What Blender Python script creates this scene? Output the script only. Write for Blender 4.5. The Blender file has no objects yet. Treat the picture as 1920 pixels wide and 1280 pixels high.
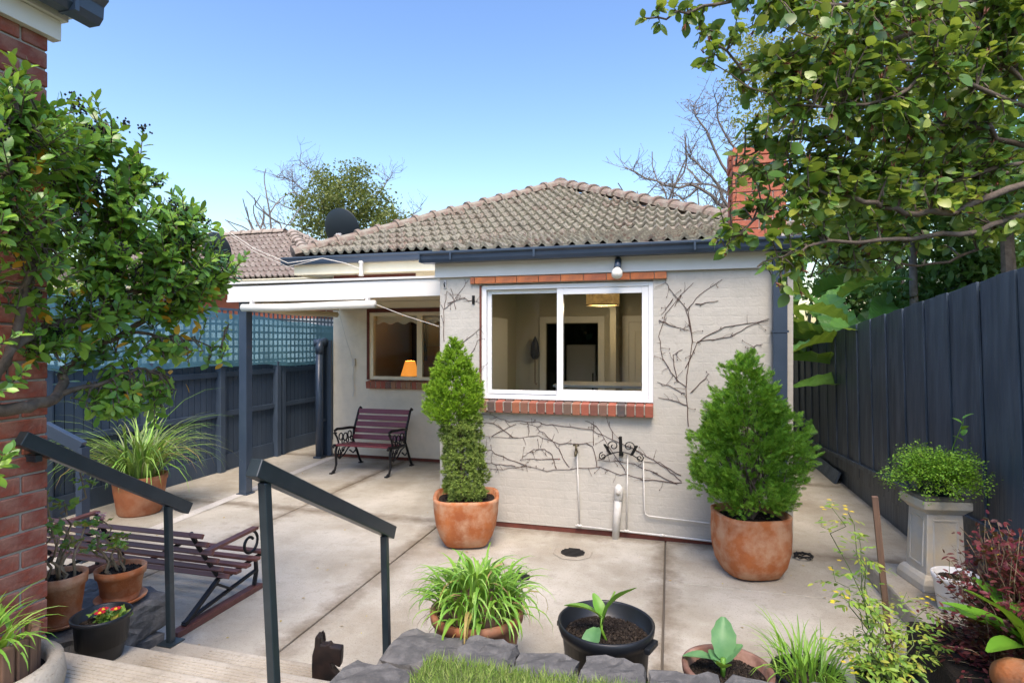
import bpy, bmesh, math, random
import numpy as np
from mathutils import Vector, Matrix, Quaternion
random.seed(7); rng = np.random.default_rng(7)
R = math.radians
S = bpy.context.scene
COL = S.collection
# ------------------------------------------------------------------ camera, sky, sun, exposure
EYE = 1.9; YAW = R(15.34); FPX = 1086.0
cam = bpy.data.cameras.new('camera'); co = bpy.data.objects.new('camera', cam); COL.objects.link(co)
cam.sensor_width = 36; cam.lens = 36 * FPX / 1920; cam.clip_start = .05; cam.clip_end = 500
co.location = (0, 0, EYE); co.rotation_euler = (R(90), 0, YAW); S.camera = co
SUN = Vector((.16, -.60, 1.0)).normalized()
W = bpy.data.worlds.new('World'); S.world = W; W.use_nodes = True
nt = W.node_tree; bg = nt.nodes['Background']
sky = nt.nodes.new('ShaderNodeTexSky'); sky.sky_type = 'NISHITA'; sky.sun_disc = False
sky.sun_elevation = math.asin(SUN.z); sky.sun_rotation = math.atan2(SUN.x, SUN.y)
sky.altitude = 0; sky.air_density = 1.5; sky.dust_density = 1.7; sky.ozone_density = 2.0
gm = nt.nodes.new('ShaderNodeGamma'); gm.inputs[1].default_value = 1.48; nt.links.new(sky.outputs[0], gm.inputs[0])
tn = nt.nodes.new('ShaderNodeMix'); tn.data_type = 'RGBA'; tn.blend_type = 'MULTIPLY'; tn.inputs[0].default_value = 1; tn.inputs[7].default_value = (1.02, .965, 1, 1); nt.links.new(gm.outputs[0], tn.inputs[6])
nt.links.new(tn.outputs[2], bg.inputs[0]); bg.inputs[1].default_value = .072
sl = bpy.data.lights.new('sun', 'SUN'); so = bpy.data.objects.new('sun', sl); COL.objects.link(so)
sl.energy = 2.0; sl.angle = R(28); sl.color = (1, .86, .68)
so.rotation_euler = SUN.to_track_quat('Z', 'Y').to_euler(); so.location = (-6, -5, 9)
vs = S.view_settings; vs.view_transform = 'Standard'; vs.look = 'None'; vs.gamma = 1; vs.exposure = 1.0
S.render.engine = 'CYCLES'

# ------------------------------------------------------------------ measuring helpers (world: X along the facade, Y away, Z up)
CA, SA = math.cos(YAW), math.sin(YAW)
def LF(lat, fwd, z): return Vector((lat * CA - fwd * SA, lat * SA + fwd * CA, z))
def atY(px, py, Y):
    u = (px - 960) / FPX; X = Y * (u * CA - SA) / (CA + u * SA); f = -X * SA + Y * CA
    return Vector((X, Y, EYE + (640 - py) / FPX * f))
def atX(px, py, X):
    u = (px - 960) / FPX; Y = X * (CA + u * SA) / (u * CA - SA); f = -X * SA + Y * CA
    return Vector((X, Y, EYE + (640 - py) / FPX * f))
def atF(px, py, f): return LF((px - 960) / FPX * f, f, EYE + (640 - py) / FPX * f)

# ------------------------------------------------------------------ materials
MATS = {}
def mat(name, c, r=.6, c2=None, sc=4, c3=None, sc3=.8, bump=0, bsc=60, metal=0, spec=.4, ramp=None, trans=0,
        stretch=None, emit=None, estr=0, amt=1.0, coat=0):
    m = bpy.data.materials.new(name); m.use_nodes = True; n = m.node_tree.nodes; l = m.node_tree.links
    b = n['Principled BSDF']; out = n['Material Output']
    b.inputs['Roughness'].default_value = r; b.inputs['Metallic'].default_value = metal
    b.inputs['Specular IOR Level'].default_value = spec; b.inputs['Coat Weight'].default_value = coat
    tc = n.new('ShaderNodeTexCoord'); vec = tc.outputs['Object']
    if stretch:
        mp = n.new('ShaderNodeMapping'); mp.inputs['Scale'].default_value = stretch; l.new(vec, mp.inputs[0]); vec = mp.outputs[0]
    def noise(s, d=8, ro=.6):
        q = n.new('ShaderNodeTexNoise'); q.inputs['Scale'].default_value = s; q.inputs['Detail'].default_value = d
        q.inputs['Roughness'].default_value = ro; l.new(vec, q.inputs['Vector']); return q.outputs[0]
    def rampn(fac, stops, interp='LINEAR'):
        q = n.new('ShaderNodeValToRGB'); e = q.color_ramp.elements; q.color_ramp.interpolation = interp
        while len(e) < len(stops): e.new(.5)
        for k, (p, cc) in enumerate(stops): e[k].position = p; e[k].color = (*cc, 1)
        l.new(fac, q.inputs[0]); return q.outputs[0]
    def mix(f, a, bb, mode='MIX'):
        q = n.new('ShaderNodeMix'); q.data_type = 'RGBA'; q.blend_type = mode
        for s, v in ((q.inputs[0], f), (q.inputs[6], a), (q.inputs[7], bb)):
            if isinstance(v, (float, int)): s.default_value = v
            elif isinstance(v, tuple): s.default_value = (*v, 1)
            else: l.new(v, s)
        return q.outputs[2]
    if ramp:
        oi = n.new('ShaderNodeObjectInfo'); gi = n.new('ShaderNodeNewGeometry')
        ad = n.new('ShaderNodeMath'); ad.operation = 'ADD'; l.new(oi.outputs['Random'], ad.inputs[0]); l.new(gi.outputs['Random Per Island'], ad.inputs[1])
        fr = n.new('ShaderNodeMath'); fr.operation = 'FRACT'; l.new(ad.outputs[0], fr.inputs[0])
        c_ = rampn(fr.outputs[0], [(i / max(1, len(ramp) - 1), x) for i, x in enumerate(ramp)])
    else: c_ = None
    base = c_ if c_ is not None else c
    if c2 is not None:
        f = rampn(noise(sc), [(.35, (0, 0, 0)), (.68, (amt, amt, amt))]); base = mix(f, base, c2)
    if c3 is not None:
        f = rampn(noise(sc3, 5), [(.42, (0, 0, 0)), (.66, (1, 1, 1))]); base = mix(f, base, c3)
    if isinstance(base, tuple): b.inputs['Base Color'].default_value = (*base, 1)
    else: l.new(base, b.inputs['Base Color'])
    if bump:
        bp = n.new('ShaderNodeBump'); bp.inputs['Strength'].default_value = bump; bp.inputs['Distance'].default_value = .01
        l.new(noise(bsc, 6), bp.inputs['Height']); l.new(bp.outputs[0], b.inputs['Normal'])
    if trans:
        tr = n.new('ShaderNodeBsdfTranslucent'); ms = n.new('ShaderNodeMixShader'); ms.inputs[0].default_value = trans
        if isinstance(base, tuple): tr.inputs[0].default_value = (*base, 1)
        else:
            g = mix(.5, base, (.42, .52, .04), 'MIX'); l.new(g, tr.inputs[0])
        l.new(b.outputs[0], ms.inputs[1]); l.new(tr.outputs[0], ms.inputs[2]); l.new(ms.outputs[0], out.inputs[0])
    if emit: b.inputs['Emission Color'].default_value = (*emit, 1); b.inputs['Emission Strength'].default_value = estr
    MATS[name] = m; return m
def glass(name, tint, gloss=1.0):
    m = bpy.data.materials.new(name); m.use_nodes = True; n = m.node_tree.nodes; l = m.node_tree.links
    n.remove(n['Principled BSDF']); t = n.new('ShaderNodeBsdfTransparent'); t.inputs[0].default_value = (*tint, 1)
    g = n.new('ShaderNodeBsdfGlossy'); g.inputs['Roughness'].default_value = .01
    f = n.new('ShaderNodeFresnel'); f.inputs[0].default_value = 1.5
    mu = n.new('ShaderNodeMath'); mu.operation = 'MULTIPLY'; mu.inputs[1].default_value = gloss; l.new(f.outputs[0], mu.inputs[0])
    ms = n.new('ShaderNodeMixShader'); l.new(mu.outputs[0], ms.inputs[0]); l.new(t.outputs[0], ms.inputs[1]); l.new(g.outputs[0], ms.inputs[2])
    l.new(ms.outputs[0], n['Material Output'].inputs[0]); MATS[name] = m; return m
def cloth(name, c, alpha):
    m = bpy.data.materials.new(name); m.use_nodes = True; n = m.node_tree.nodes; l = m.node_tree.links
    b = n['Principled BSDF']; b.inputs['Base Color'].default_value = (*c, 1); b.inputs['Roughness'].default_value = .8
    t = n.new('ShaderNodeBsdfTransparent'); t.inputs[0].default_value = (.55, .85, 1, 1)
    tc = n.new('ShaderNodeTexCoord'); no = n.new('ShaderNodeTexNoise'); no.inputs['Scale'].default_value = 1.6; l.new(tc.outputs['Object'], no.inputs[0])
    mr = n.new('ShaderNodeMapRange'); mr.inputs[1].default_value = .3; mr.inputs[2].default_value = .7
    mr.inputs[3].default_value = alpha - .14; mr.inputs[4].default_value = alpha + .14; l.new(no.outputs[0], mr.inputs[0])
    ms = n.new('ShaderNodeMixShader'); l.new(mr.outputs[0], ms.inputs[0]); l.new(t.outputs[0], ms.inputs[1]); l.new(b.outputs[0], ms.inputs[2])
    l.new(ms.outputs[0], n['Material Output'].inputs[0]); MATS[name] = m; return m
def painted_brick(name, c, c2):
    m = mat(name, c, .75, c2=c2, sc=1.6, amt=.55, c3=tuple(x * .9 for x in c), sc3=6)
    n = m.node_tree.nodes; l = m.node_tree.links; b = n['Principled BSDF']
    tc = n.new('ShaderNodeTexCoord'); sp = n.new('ShaderNodeSeparateXYZ'); cb = n.new('ShaderNodeCombineXYZ')
    ad = n.new('ShaderNodeMath'); l.new(tc.outputs['Object'], sp.inputs[0]); l.new(sp.outputs[0], ad.inputs[0]); l.new(sp.outputs[1], ad.inputs[1])
    wob = n.new('ShaderNodeTexNoise'); wob.inputs['Scale'].default_value = 7; l.new(tc.outputs['Object'], wob.inputs[0])
    wm = n.new('ShaderNodeMath'); wm.operation = 'MULTIPLY_ADD'; wm.inputs[1].default_value = .03; l.new(wob.outputs[0], wm.inputs[0]); l.new(sp.outputs[2], wm.inputs[2])
    l.new(ad.outputs[0], cb.inputs[0]); l.new(wm.outputs[0], cb.inputs[1])
    bt = n.new('ShaderNodeTexBrick'); bt.inputs['Scale'].default_value = 1; bt.inputs['Brick Width'].default_value = .24; bt.inputs['Row Height'].default_value = .086
    bt.inputs['Mortar Size'].default_value = .012; bt.inputs['Mortar Smooth'].default_value = 1.0
    bt.inputs['Color1'].default_value = (1, 1, 1, 1); bt.inputs['Color2'].default_value = (.9, .9, .9, 1); bt.inputs['Mortar'].default_value = (.3, .3, .3, 1)
    l.new(cb.outputs[0], bt.inputs['Vector'])
    n1 = n.new('ShaderNodeTexNoise'); n1.inputs['Scale'].default_value = 22; n1.inputs['Detail'].default_value = 8; n1.inputs['Roughness'].default_value = .65; l.new(tc.outputs['Object'], n1.inputs[0])
    b1 = n.new('ShaderNodeBump'); b1.inputs['Strength'].default_value = .16; b1.inputs['Distance'].default_value = .008; l.new(bt.outputs[0], b1.inputs['Height'])
    b2 = n.new('ShaderNodeBump'); b2.inputs['Strength'].default_value = .5; b2.inputs['Distance'].default_value = .012; l.new(n1.outputs[0], b2.inputs['Height'])
    l.new(b1.outputs[0], b2.inputs['Normal']); l.new(b2.outputs[0], b.inputs['Normal']); return m

def concrete(name, base, dark, pale, stain):
    m = mat(name, base, .88, c2=dark, sc=2.3, c3=pale, sc3=1.3, bump=.4, bsc=110); n = m.node_tree.nodes; l = m.node_tree.links; b = n['Principled BSDF']
    src = b.inputs['Base Color'].links[0].from_socket; tc = n.new('ShaderNodeTexCoord')
    for sc, lo, hi, col, k, det in ((.75, .48, .68, stain, .7, 9), (70, .56, .70, tuple(x * .5 for x in base), .75, 4), (9, .55, .70, tuple(x * .66 for x in base), .6, 10), (160, .55, .75, pale, .5, 2)):
        q = n.new('ShaderNodeTexNoise'); q.inputs['Scale'].default_value = sc; q.inputs['Detail'].default_value = det; q.inputs['Roughness'].default_value = .65; l.new(tc.outputs['Object'], q.inputs[0])
        mr = n.new('ShaderNodeMapRange'); mr.inputs[1].default_value = lo; mr.inputs[2].default_value = hi; mr.inputs[4].default_value = k; l.new(q.outputs[0], mr.inputs[0])
        x = n.new('ShaderNodeMix'); x.data_type = 'RGBA'; l.new(mr.outputs[0], x.inputs[0]); l.new(src, x.inputs[6]); x.inputs[7].default_value = (*col, 1); src = x.outputs[2]
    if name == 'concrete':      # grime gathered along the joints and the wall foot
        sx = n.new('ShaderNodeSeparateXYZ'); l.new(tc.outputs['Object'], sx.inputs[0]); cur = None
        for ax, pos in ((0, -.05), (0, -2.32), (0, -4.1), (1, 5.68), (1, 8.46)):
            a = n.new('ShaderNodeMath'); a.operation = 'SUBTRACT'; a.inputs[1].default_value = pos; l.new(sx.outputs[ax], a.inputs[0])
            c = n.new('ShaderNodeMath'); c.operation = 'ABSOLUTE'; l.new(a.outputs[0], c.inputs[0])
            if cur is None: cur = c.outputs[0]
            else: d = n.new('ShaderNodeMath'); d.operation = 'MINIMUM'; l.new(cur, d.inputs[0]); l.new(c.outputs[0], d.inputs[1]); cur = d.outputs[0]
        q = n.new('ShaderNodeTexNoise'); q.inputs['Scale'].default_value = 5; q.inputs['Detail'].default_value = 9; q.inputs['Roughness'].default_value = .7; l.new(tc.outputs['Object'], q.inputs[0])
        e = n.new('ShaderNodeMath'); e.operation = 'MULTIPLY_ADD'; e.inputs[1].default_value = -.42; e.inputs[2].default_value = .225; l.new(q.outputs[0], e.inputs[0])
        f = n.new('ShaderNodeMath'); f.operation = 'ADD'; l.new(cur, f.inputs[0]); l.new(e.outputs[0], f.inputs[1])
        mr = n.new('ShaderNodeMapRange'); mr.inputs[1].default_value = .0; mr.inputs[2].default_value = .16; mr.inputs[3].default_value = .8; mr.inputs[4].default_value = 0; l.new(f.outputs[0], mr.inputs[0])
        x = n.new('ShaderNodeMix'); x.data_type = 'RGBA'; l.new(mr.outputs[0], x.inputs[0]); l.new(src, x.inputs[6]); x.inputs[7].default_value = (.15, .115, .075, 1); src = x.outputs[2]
    l.new(src, b.inputs['Base Color'])
concrete('concrete', (.41, .38, .31), (.33, .30, .235), (.49, .46, .39), (.215, .175, .115))
concrete('pale_concrete', (.56, .53, .48), (.48, .45, .40), (.62, .59, .54), (.36, .32, .27))
concrete('step_concrete', (.41, .37, .295), (.32, .28, .215), (.50, .465, .395), (.21, .17, .115))
mat('joint', (.10, .085, .065), .95)
mat('earth', (.10, .08, .055), .95, c2=(.06, .05, .035), sc=6, bump=.5)
mat('soil', (.012, .009, .007), .95, c2=(.024, .017, .012), sc=30, bump=1, bsc=70)
mat('soil_clod', None, .95, ramp=[(.010, .008, .006), (.028, .020, .015), (.016, .012, .009), (.06, .046, .034)], spec=.2)
mat('lawn_soil', (.10, .13, .04), .95, c2=(.07, .10, .03), sc=20)
mat('grass', None, .6, ramp=[(0.125, 0.237, 0.0375), (0.213, 0.338, 0.0625), (0.325, 0.45, 0.112), (0.375, 0.425, 0.15)], trans=.3)
painted_brick('painted_brick', (.50, .475, .415), (.44, .415, .36))
painted_brick('cream_brick', (.76, .69, .54), (.70, .62, .48))
mat('white_paint', (.74, .73, .69), .5, c2=(.66, .64, .58), sc=3, amt=.5)
mat('white_frame', (.80, .81, .80), .35)
mat('cream_paint', (.84, .76, .56), .5, c2=(.78, .69, .48), sc=3)
mat('cream_soffit', (.84, .76, .56), .6)
mat('slate_paint', (.035, .055, .085), .32, c2=(.045, .066, .10), sc=5, spec=.5)
mat('rail_paint', (.018, .028, .034), .28, c2=(.028, .04, .047), sc=9, spec=.5)
mat('fence_paint', None, .5, ramp=[(0.0442, 0.0676, 0.0975), (0.0598, 0.0858, 0.12), (0.0364, 0.0559, 0.0832), (0.0715, 0.0975, 0.13)], c2=(0.0312, 0.0468, 0.0676), sc=3, c3=(0.078, 0.104, 0.137), sc3=7, bump=.8, bsc=14, stretch=(1.3, 1.3, 0.208))
mat('fence_paint_left', (0.0585, 0.0849, 0.125), .6, c2=(0.0439, 0.0659, 0.0995), sc=3, bump=.5, bsc=14, stretch=(1.46, 1.46, 0.293))
mat('tile', None, .9, ramp=[(.24, .215, .155), (.30, .27, .20), (.20, .165, .125), (.33, .30, .225), (.20, .115, .085), (.27, .245, .175)], c2=(.085, .065, .05), sc=10, c3=(.38, .365, .27), sc3=24, bump=.9, bsc=40)
mat('ridge', (.20, .125, .10), .9, c2=(.30, .28, .215), sc=7, bump=.5)
mat('tile_far', None, .9, ramp=[(.30, .255, .21), (.37, .32, .265), (.265, .22, .18), (.41, .365, .31)], c2=(.22, .165, .135), sc=8, bump=.5)
mat('ridge_far', (.31, .25, .205), .9, c2=(.38, .33, .27), sc=6)
mat('sarking', (.10, .075, .06), .95)
mat('chimney_brick', None, .8, ramp=[(.44, .13, .065), (.50, .155, .075), (.38, .12, .07), (.46, .16, .09)], c2=(.34, .10, .06), sc=14, bump=.4)
mat('sill_brick', None, .75, ramp=[(.34, .09, .055), (.27, .10, .06), (.42, .11, .06), (.07, .075, .08), (.30, .17, .09), (.36, .08, .05), (.22, .075, .05), (.10, .095, .085), (.38, .14, .07)], c2=(.20, .09, .06), sc=22, amt=.45, bump=.5)
mat('lintel_brick', None, .75, ramp=[(.62, .19, .06), (.68, .22, .07), (.56, .17, .07)], c2=(.13, .07, .06), sc=9, amt=.55)
mat('pier_brick', None, .85, ramp=[(.26, .065, .04), (.22, .055, .036), (.30, .075, .04), (.24, .07, .05)], c2=(.17, .06, .045), sc=16, c3=(.30, .15, .11), sc3=9, bump=.7, bsc=50)
mat('mortar', (.40, .375, .32), .95, c2=(.30, .275, .23), sc=20, bump=.6)
mat('plinth_brick', (.16, .045, .03), .85, c2=(.10, .035, .025), sc=12)
mat('terracotta', (.46, .155, .048), .82, c2=(.31, .09, .028), sc=4, c3=(.50, .29, .17), sc3=6.5, bump=.35, bsc=60)
mat('terracotta_dark', (.40, .15, .065), .75, c2=(.30, .10, .045), sc=6, c3=(.45, .24, .14), sc3=4)
mat('terracotta_old', (.20, .10, .07), .85, c2=(.13, .07, .05), sc=9, c3=(.32, .20, .15), sc3=8)
mat('black_plastic', (.012, .014, .017), .38)
mat('green_pot', (.014, .03, .034), .4)
mat('white_plastic', (.74, .74, .72), .4)
mat('bluestone', (.10, .099, .095), .9, c2=(.065, .064, .062), sc=6, c3=(.17, .165, .155), sc3=11, bump=1, bsc=28)
mat('cast_stone', (.56, .54, .48), .85, c2=(.44, .43, .40), sc=5, c3=(.58, .49, .34), sc3=4, bump=.3)
mat('cast_stone_dark', (.20, .18, .145), .9, c2=(.12, .11, .09), sc=9, bump=.4)
mat('iron', (.014, .014, .015), .45, metal=.3)
mat('plum_slat', (.20, .045, .055), .35, c2=(.15, .034, .042), sc=6, stretch=(.3, 3, 3))
mat('brown_slat', (.16, .065, .05), .38, c2=(.11, .042, .033), sc=6, stretch=(.3, 3, 3))
mat('bark', (.085, .062, .045), .9, c2=(.15, .12, .09), sc=18, bump=.8, bsc=40)
mat('bark_grey', (.20, .175, .15), .9, c2=(.12, .10, .085), sc=12, bump=.6)
mat('vine', (.075, .042, .034), .85, c2=(.11, .065, .05), sc=30)
mat('stake', (.20, .115, .07), .8, c2=(.09, .055, .04), sc=7, stretch=(3, 3, .4))
mat('leaf_shrub', None, .32, ramp=[(.07, .18, .03), (.11, .26, .035), (.17, .36, .045), (.08, .21, .06), (.24, .44, .05), (.30, .50, .06)], trans=.27, spec=.5)
mat('leaf_yellow', (.66, .36, .03), .45, trans=.3)
mat('berry', (.008, .008, .012), .3)
mat('leaf_tree', None, .34, ramp=[(.05, .13, .025), (.09, .20, .03), (.15, .28, .04), (.08, .16, .06), (.22, .35, .05), (.36, .40, .06), (.06, .13, .03), (.13, .23, .07)], trans=.36, spec=.55)
mat('leaf_bud', (.20, .075, .04), .6)
mat('leaf_olive', None, .6, ramp=[(0.0875, 0.125, 0.0312), (0.138, 0.175, 0.0438), (0.188, 0.225, 0.0625), (0.112, 0.119, 0.0438)], trans=.25)
mat('leaf_wattle', None, .6, ramp=[(.34, .33, .05), (.26, .28, .05), (.18, .22, .05), (.40, .36, .07)], trans=.35)
mat('leaf_hedge', None, .5, ramp=[(0.0325, 0.0975, 0.0244), (0.0569, 0.146, 0.0325), (0.0975, 0.211, 0.0488)], trans=.2)
mat('leaf_banana', (0.0826, 0.213, 0.0437), .38, c2=(0.117, 0.273, 0.0535), sc=5, trans=.35, stretch=(0.972, 0.972, 0.972))
mat('leaf_cordyline', None, .5, ramp=[(.16, .22, .05), (.26, .28, .09), (.10, .17, .04)], trans=.3)
mat('thuja', None, .55, ramp=[(0.0644, 0.184, 0.0184), (0.11, 0.285, 0.0276), (0.184, 0.405, 0.0368), (0.276, 0.497, 0.046), (0.092, 0.239, 0.023)], trans=.25)
mat('juniper_bright', None, .55, ramp=[(.16, .32, .02), (.24, .43, .025), (.34, .54, .035), (.11, .23, .02)], trans=.22)
mat('juniper_dull', None, .6, ramp=[(.13, .21, .035), (.19, .28, .05), (.26, .34, .07), (.10, .16, .03)], trans=.18)
mat('blade_green', None, .42, ramp=[(0.113, 0.29, 0.0403), (0.177, 0.402, 0.0563), (0.274, 0.515, 0.0805), (0.386, 0.58, 0.145), (0.161, 0.338, 0.0483)], trans=.25)
mat('blade_lime', None, .42, ramp=[(0.163, 0.35, 0.0375), (0.25, 0.45, 0.0562), (0.125, 0.288, 0.0375)], trans=.28)
mat('blade_dark', None, .45, ramp=[(.08, .18, .04), (.13, .25, .05), (.22, .33, .10), (.36, .40, .20), (.10, .21, .045)], trans=.22)
mat('blade_dry', None, .7, ramp=[(.42, .30, .14), (.33, .21, .10), (.50, .42, .10)], trans=.2)
mat('dry_root', (.10, .055, .035), .9)
mat('cabbage', (.10, .26, .10), .4, c2=(.16, .33, .13), sc=14, trans=.25)
mat('cabbage_bright', (.13, .33, .045), .4, c2=(.19, .40, .06), sc=14, trans=.3)
mat('tomato_leaf', None, .5, ramp=[(0.144, 0.3, 0.048), (0.216, 0.384, 0.06), (0.312, 0.444, 0.072), (0.456, 0.432, 0.072)], trans=.32)
mat('green_stem', (.13, .19, .06), .6, c2=(.09, .11, .05), sc=9)
mat('yellow_flower', (.80, .62, .03), .5, trans=.2)
mat('red_flower', (.60, .015, .03), .5, trans=.15)
mat('pink_flower', (.68, .28, .33), .5, trans=.2)
mat('geranium_leaf', None, .5, ramp=[(.14, .28, .04), (.22, .36, .05), (.10, .24, .05), (.40, .33, .05)], trans=.3)
mat('geranium_stem', (.34, .25, .15), .8, c2=(.13, .10, .06), sc=20)
mat('burgundy_leaf', None, .4, ramp=[(0.0986, 0.0138, 0.0236), (0.158, 0.0197, 0.0345), (0.0593, 0.0118, 0.0197), (0.217, 0.0493, 0.0593), (0.109, 0.0345, 0.0247)], trans=.2)
mat('bromeliad', (.10, .27, .025), .32, c2=(.15, .34, .035), sc=5, trans=.25)
mat('fern_leaf', None, .5, ramp=[(0.15, 0.36, 0.027), (0.24, 0.48, 0.0375), (0.33, 0.57, 0.0525), (0.12, 0.27, 0.03)], trans=.28)
mat('shade_white', (.78, .75, .66), .6)
mat('blind_cream', (.72, .62, .42), .6)
mat('cord', (.62, .58, .50), .7)
mat('pipe_white', (.66, .645, .60), .45, c2=(.56, .54, .48), sc=20)
mat('brass', (.10, .085, .05), .45, metal=.7)
mat('dish', (.012, .02, .027), .45)
mat('drain', (.05, .042, .034), .7, metal=.2)
mat('bulb_glass', (.80, .78, .68), .3)
mat('room_wall', (.50, .47, .38), .8)
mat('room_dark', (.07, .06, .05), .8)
mat('room_floor', (.10, .065, .04), .5)
mat('room_wood', (.42, .24, .09), .5, c2=(.32, .17, .06), sc=4, stretch=(6, 1, .5))
mat('door_white', (.82, .80, .74), .5)
mat('fridge', (.45, .45, .44), .4)
mat('lamp_shade', (.70, .36, .10), .7, emit=(1, .34, .05), estr=.5)
mat('drum_shade', (.62, .46, .22), .7, c2=(.18, .11, .05), sc=16, emit=(1, .55, .18), estr=.12)
mat('bulb_lit', (1, .85, .6), .4, emit=(1, .72, .36), estr=5)
mat('lattice_paint', (.09, .13, .165), .6)
mat('dog_metal', (.018, .016, .015), .4, c2=(.10, .055, .04), sc=14, amt=.3, metal=.3)
mat('red_brick_far', (.40, .12, .06), .85, c2=(.30, .09, .05), sc=9)
glass('window_glass', (.92, .94, .92), .55); cloth('shade_cloth', (.065, .18, .235), .76)

# ------------------------------------------------------------------ mesh builder
class MB:
    def __init__(s): s.v = []; s.f = []
    def add(s, vs, fs):
        k = len(s.v); s.v += [tuple(v) for v in vs]; s.f += [tuple(i + k for i in f) for f in fs]; return s
    def box(s, x0, x1, y0, y1, z0, z1):
        v = [(x, y, z) for z in (z0, z1) for y in (y0, y1) for x in (x0, x1)]
        return s.add(v, [(0, 2, 3, 1), (4, 5, 7, 6), (0, 1, 5, 4), (2, 6, 7, 3), (0, 4, 6, 2), (1, 3, 7, 5)])
    def hexa(s, v): return s.add(v, [(0, 2, 3, 1), (4, 5, 7, 6), (0, 1, 5, 4), (2, 6, 7, 3), (0, 4, 6, 2), (1, 3, 7, 5)])
    def bar(s, a, b, w, h, up=(0, 0, 1)):
        a = Vector(a); b = Vector(b); d = (b - a).normalized(); sd = d.cross(Vector(up))
        if sd.length < 1e-4: sd = Vector((1, 0, 0))
        sd.normalize(); u = sd.cross(d)
        v = [p + sd * (i * w / 2) + u * (j * h / 2) for p in (a, b) for j in (-1, 1) for i in (-1, 1)]
        return s.hexa(v)
    def tube(s, pts, r, n=6, r1=None, cap=True):
        pts = [Vector(p) for p in pts]; m = len(pts)
        rs = r if isinstance(r, (list, tuple)) else [r + ((r1 if r1 is not None else r) - r) * i / (m - 1) for i in range(m)]
        ref = Vector((.3, .2, 1)).normalized(); v = []; 
        for i, p in enumerate(pts):
            t = (pts[min(i + 1, m - 1)] - pts[max(i - 1, 0)]).normalized()
            a = t.cross(ref)
            if a.length < .1: a = t.cross(Vector((1, 0, 0)))
            a.normalize(); b = t.cross(a)
            v += [p + (a * math.cos(2 * math.pi * k / n) + b * math.sin(2 * math.pi * k / n)) * rs[i] for k in range(n)]
        f = [(i * n + k, i * n + (k + 1) % n, (i + 1) * n + (k + 1) % n, (i + 1) * n + k) for i in range(m - 1) for k in range(n)]
        if cap: f += [tuple(range(n))[::-1], tuple((m - 1) * n + k for k in range(n))]
        return s.add(v, f)
    def lathe(s, prof, c=(0, 0, 0), n=32, sq=0, cap=True, rot=0):
        v = []
        for r, z in prof:
            for k in range(n):
                a = 2 * math.pi * k / n
                q = 1.0
                if sq: q = (abs(math.cos(a)) ** sq + abs(math.sin(a)) ** sq) ** (-1 / sq)
                v.append((c[0] + r * q * math.cos(a + rot), c[1] + r * q * math.sin(a + rot), c[2] + z))
        m = len(prof)
        f = [(i * n + k, i * n + (k + 1) % n, (i + 1) * n + (k + 1) % n, (i + 1) * n + k) for i in range(m - 1) for k in range(n)]
        if cap: f += [tuple(range(n))[::-1], tuple((m - 1) * n + k for k in range(n))]
        return s.add(v, f)
    def prism(s, poly, y0, y1, axis=1):
        n = len(poly); 
        mk = (lambda a, b, d: (a, d, b)) if axis == 1 else ((lambda a, b, d: (d, a, b)) if axis == 0 else (lambda a, b, d: (a, b, d)))
        v = [mk(a, b, y0) for a, b in poly] + [mk(a, b, y1) for a, b in poly]
        f = [tuple(range(n)), tuple(range(2 * n - 1, n - 1, -1))] + [(k, (k + 1) % n + 0, n + (k + 1) % n, n + k)[::-1] for k in range(n)]
        return s.add(v, f)
    def mesh(s, name, m, smooth=False, fix=True):
        me = bpy.data.meshes.new(name); me.from_pydata(s.v, [], s.f)
        if fix:
            b = bmesh.new(); b.from_mesh(me); bmesh.ops.recalc_face_normals(b, faces=b.faces); b.to_mesh(me); b.free()
        me.materials.append(MATS[m])
        if smooth:
            for p in me.polygons: p.use_smooth = True
        return me

BASE = {}
def tag(o, label=None, cat=None, group=None, kind=None):
    if label: o['label'] = label
    if cat: o['category'] = cat
    if group: o['group'] = group
    if kind: o['kind'] = kind
    return o
def thing(name, loc, label, cat, group=None):
    o = bpy.data.objects.new(name, None); COL.objects.link(o); o.location = loc; o.empty_display_size = .1
    BASE[o] = Vector(loc); return tag(o, label, cat, group)
def attach(o, parent):
    o.parent = parent
    if parent in BASE: o.matrix_parent_inverse = Matrix.Translation(-BASE[parent])
def put(name, me, parent=None, mw=None, bev=0, kind=None, label=None, smooth_angle=None):
    """a mesh whose vertices are world coordinates (or placed by mw)"""
    o = bpy.data.objects.new(name, me); COL.objects.link(o)
    if mw is not None: o.matrix_basis = mw
    if parent is not None:
        attach(o, parent)
        if parent in INST: o.matrix_parent_inverse = INST[parent].inverted()
    if bev:
        md = o.modifiers.new('bevel', 'BEVEL'); md.width = bev; md.segments = 2; md.limit_method = 'ANGLE'; md.angle_limit = R(40)
    return tag(o, label=label, kind=kind)
INST = {}
def part(name, mb, m, parent=None, smooth=False, bev=0, kind=None, label=None):
    return put(name, mb.mesh(name, m, smooth), parent, None, bev, kind, label)
def struct(name, mb, m, bev=0): return part(name, mb, m, None, kind='structure', bev=bev)
def boxpart(name, m, parent, *b, bev=0): return part(name, MB().box(*b), m, parent, bev=bev)

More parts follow.
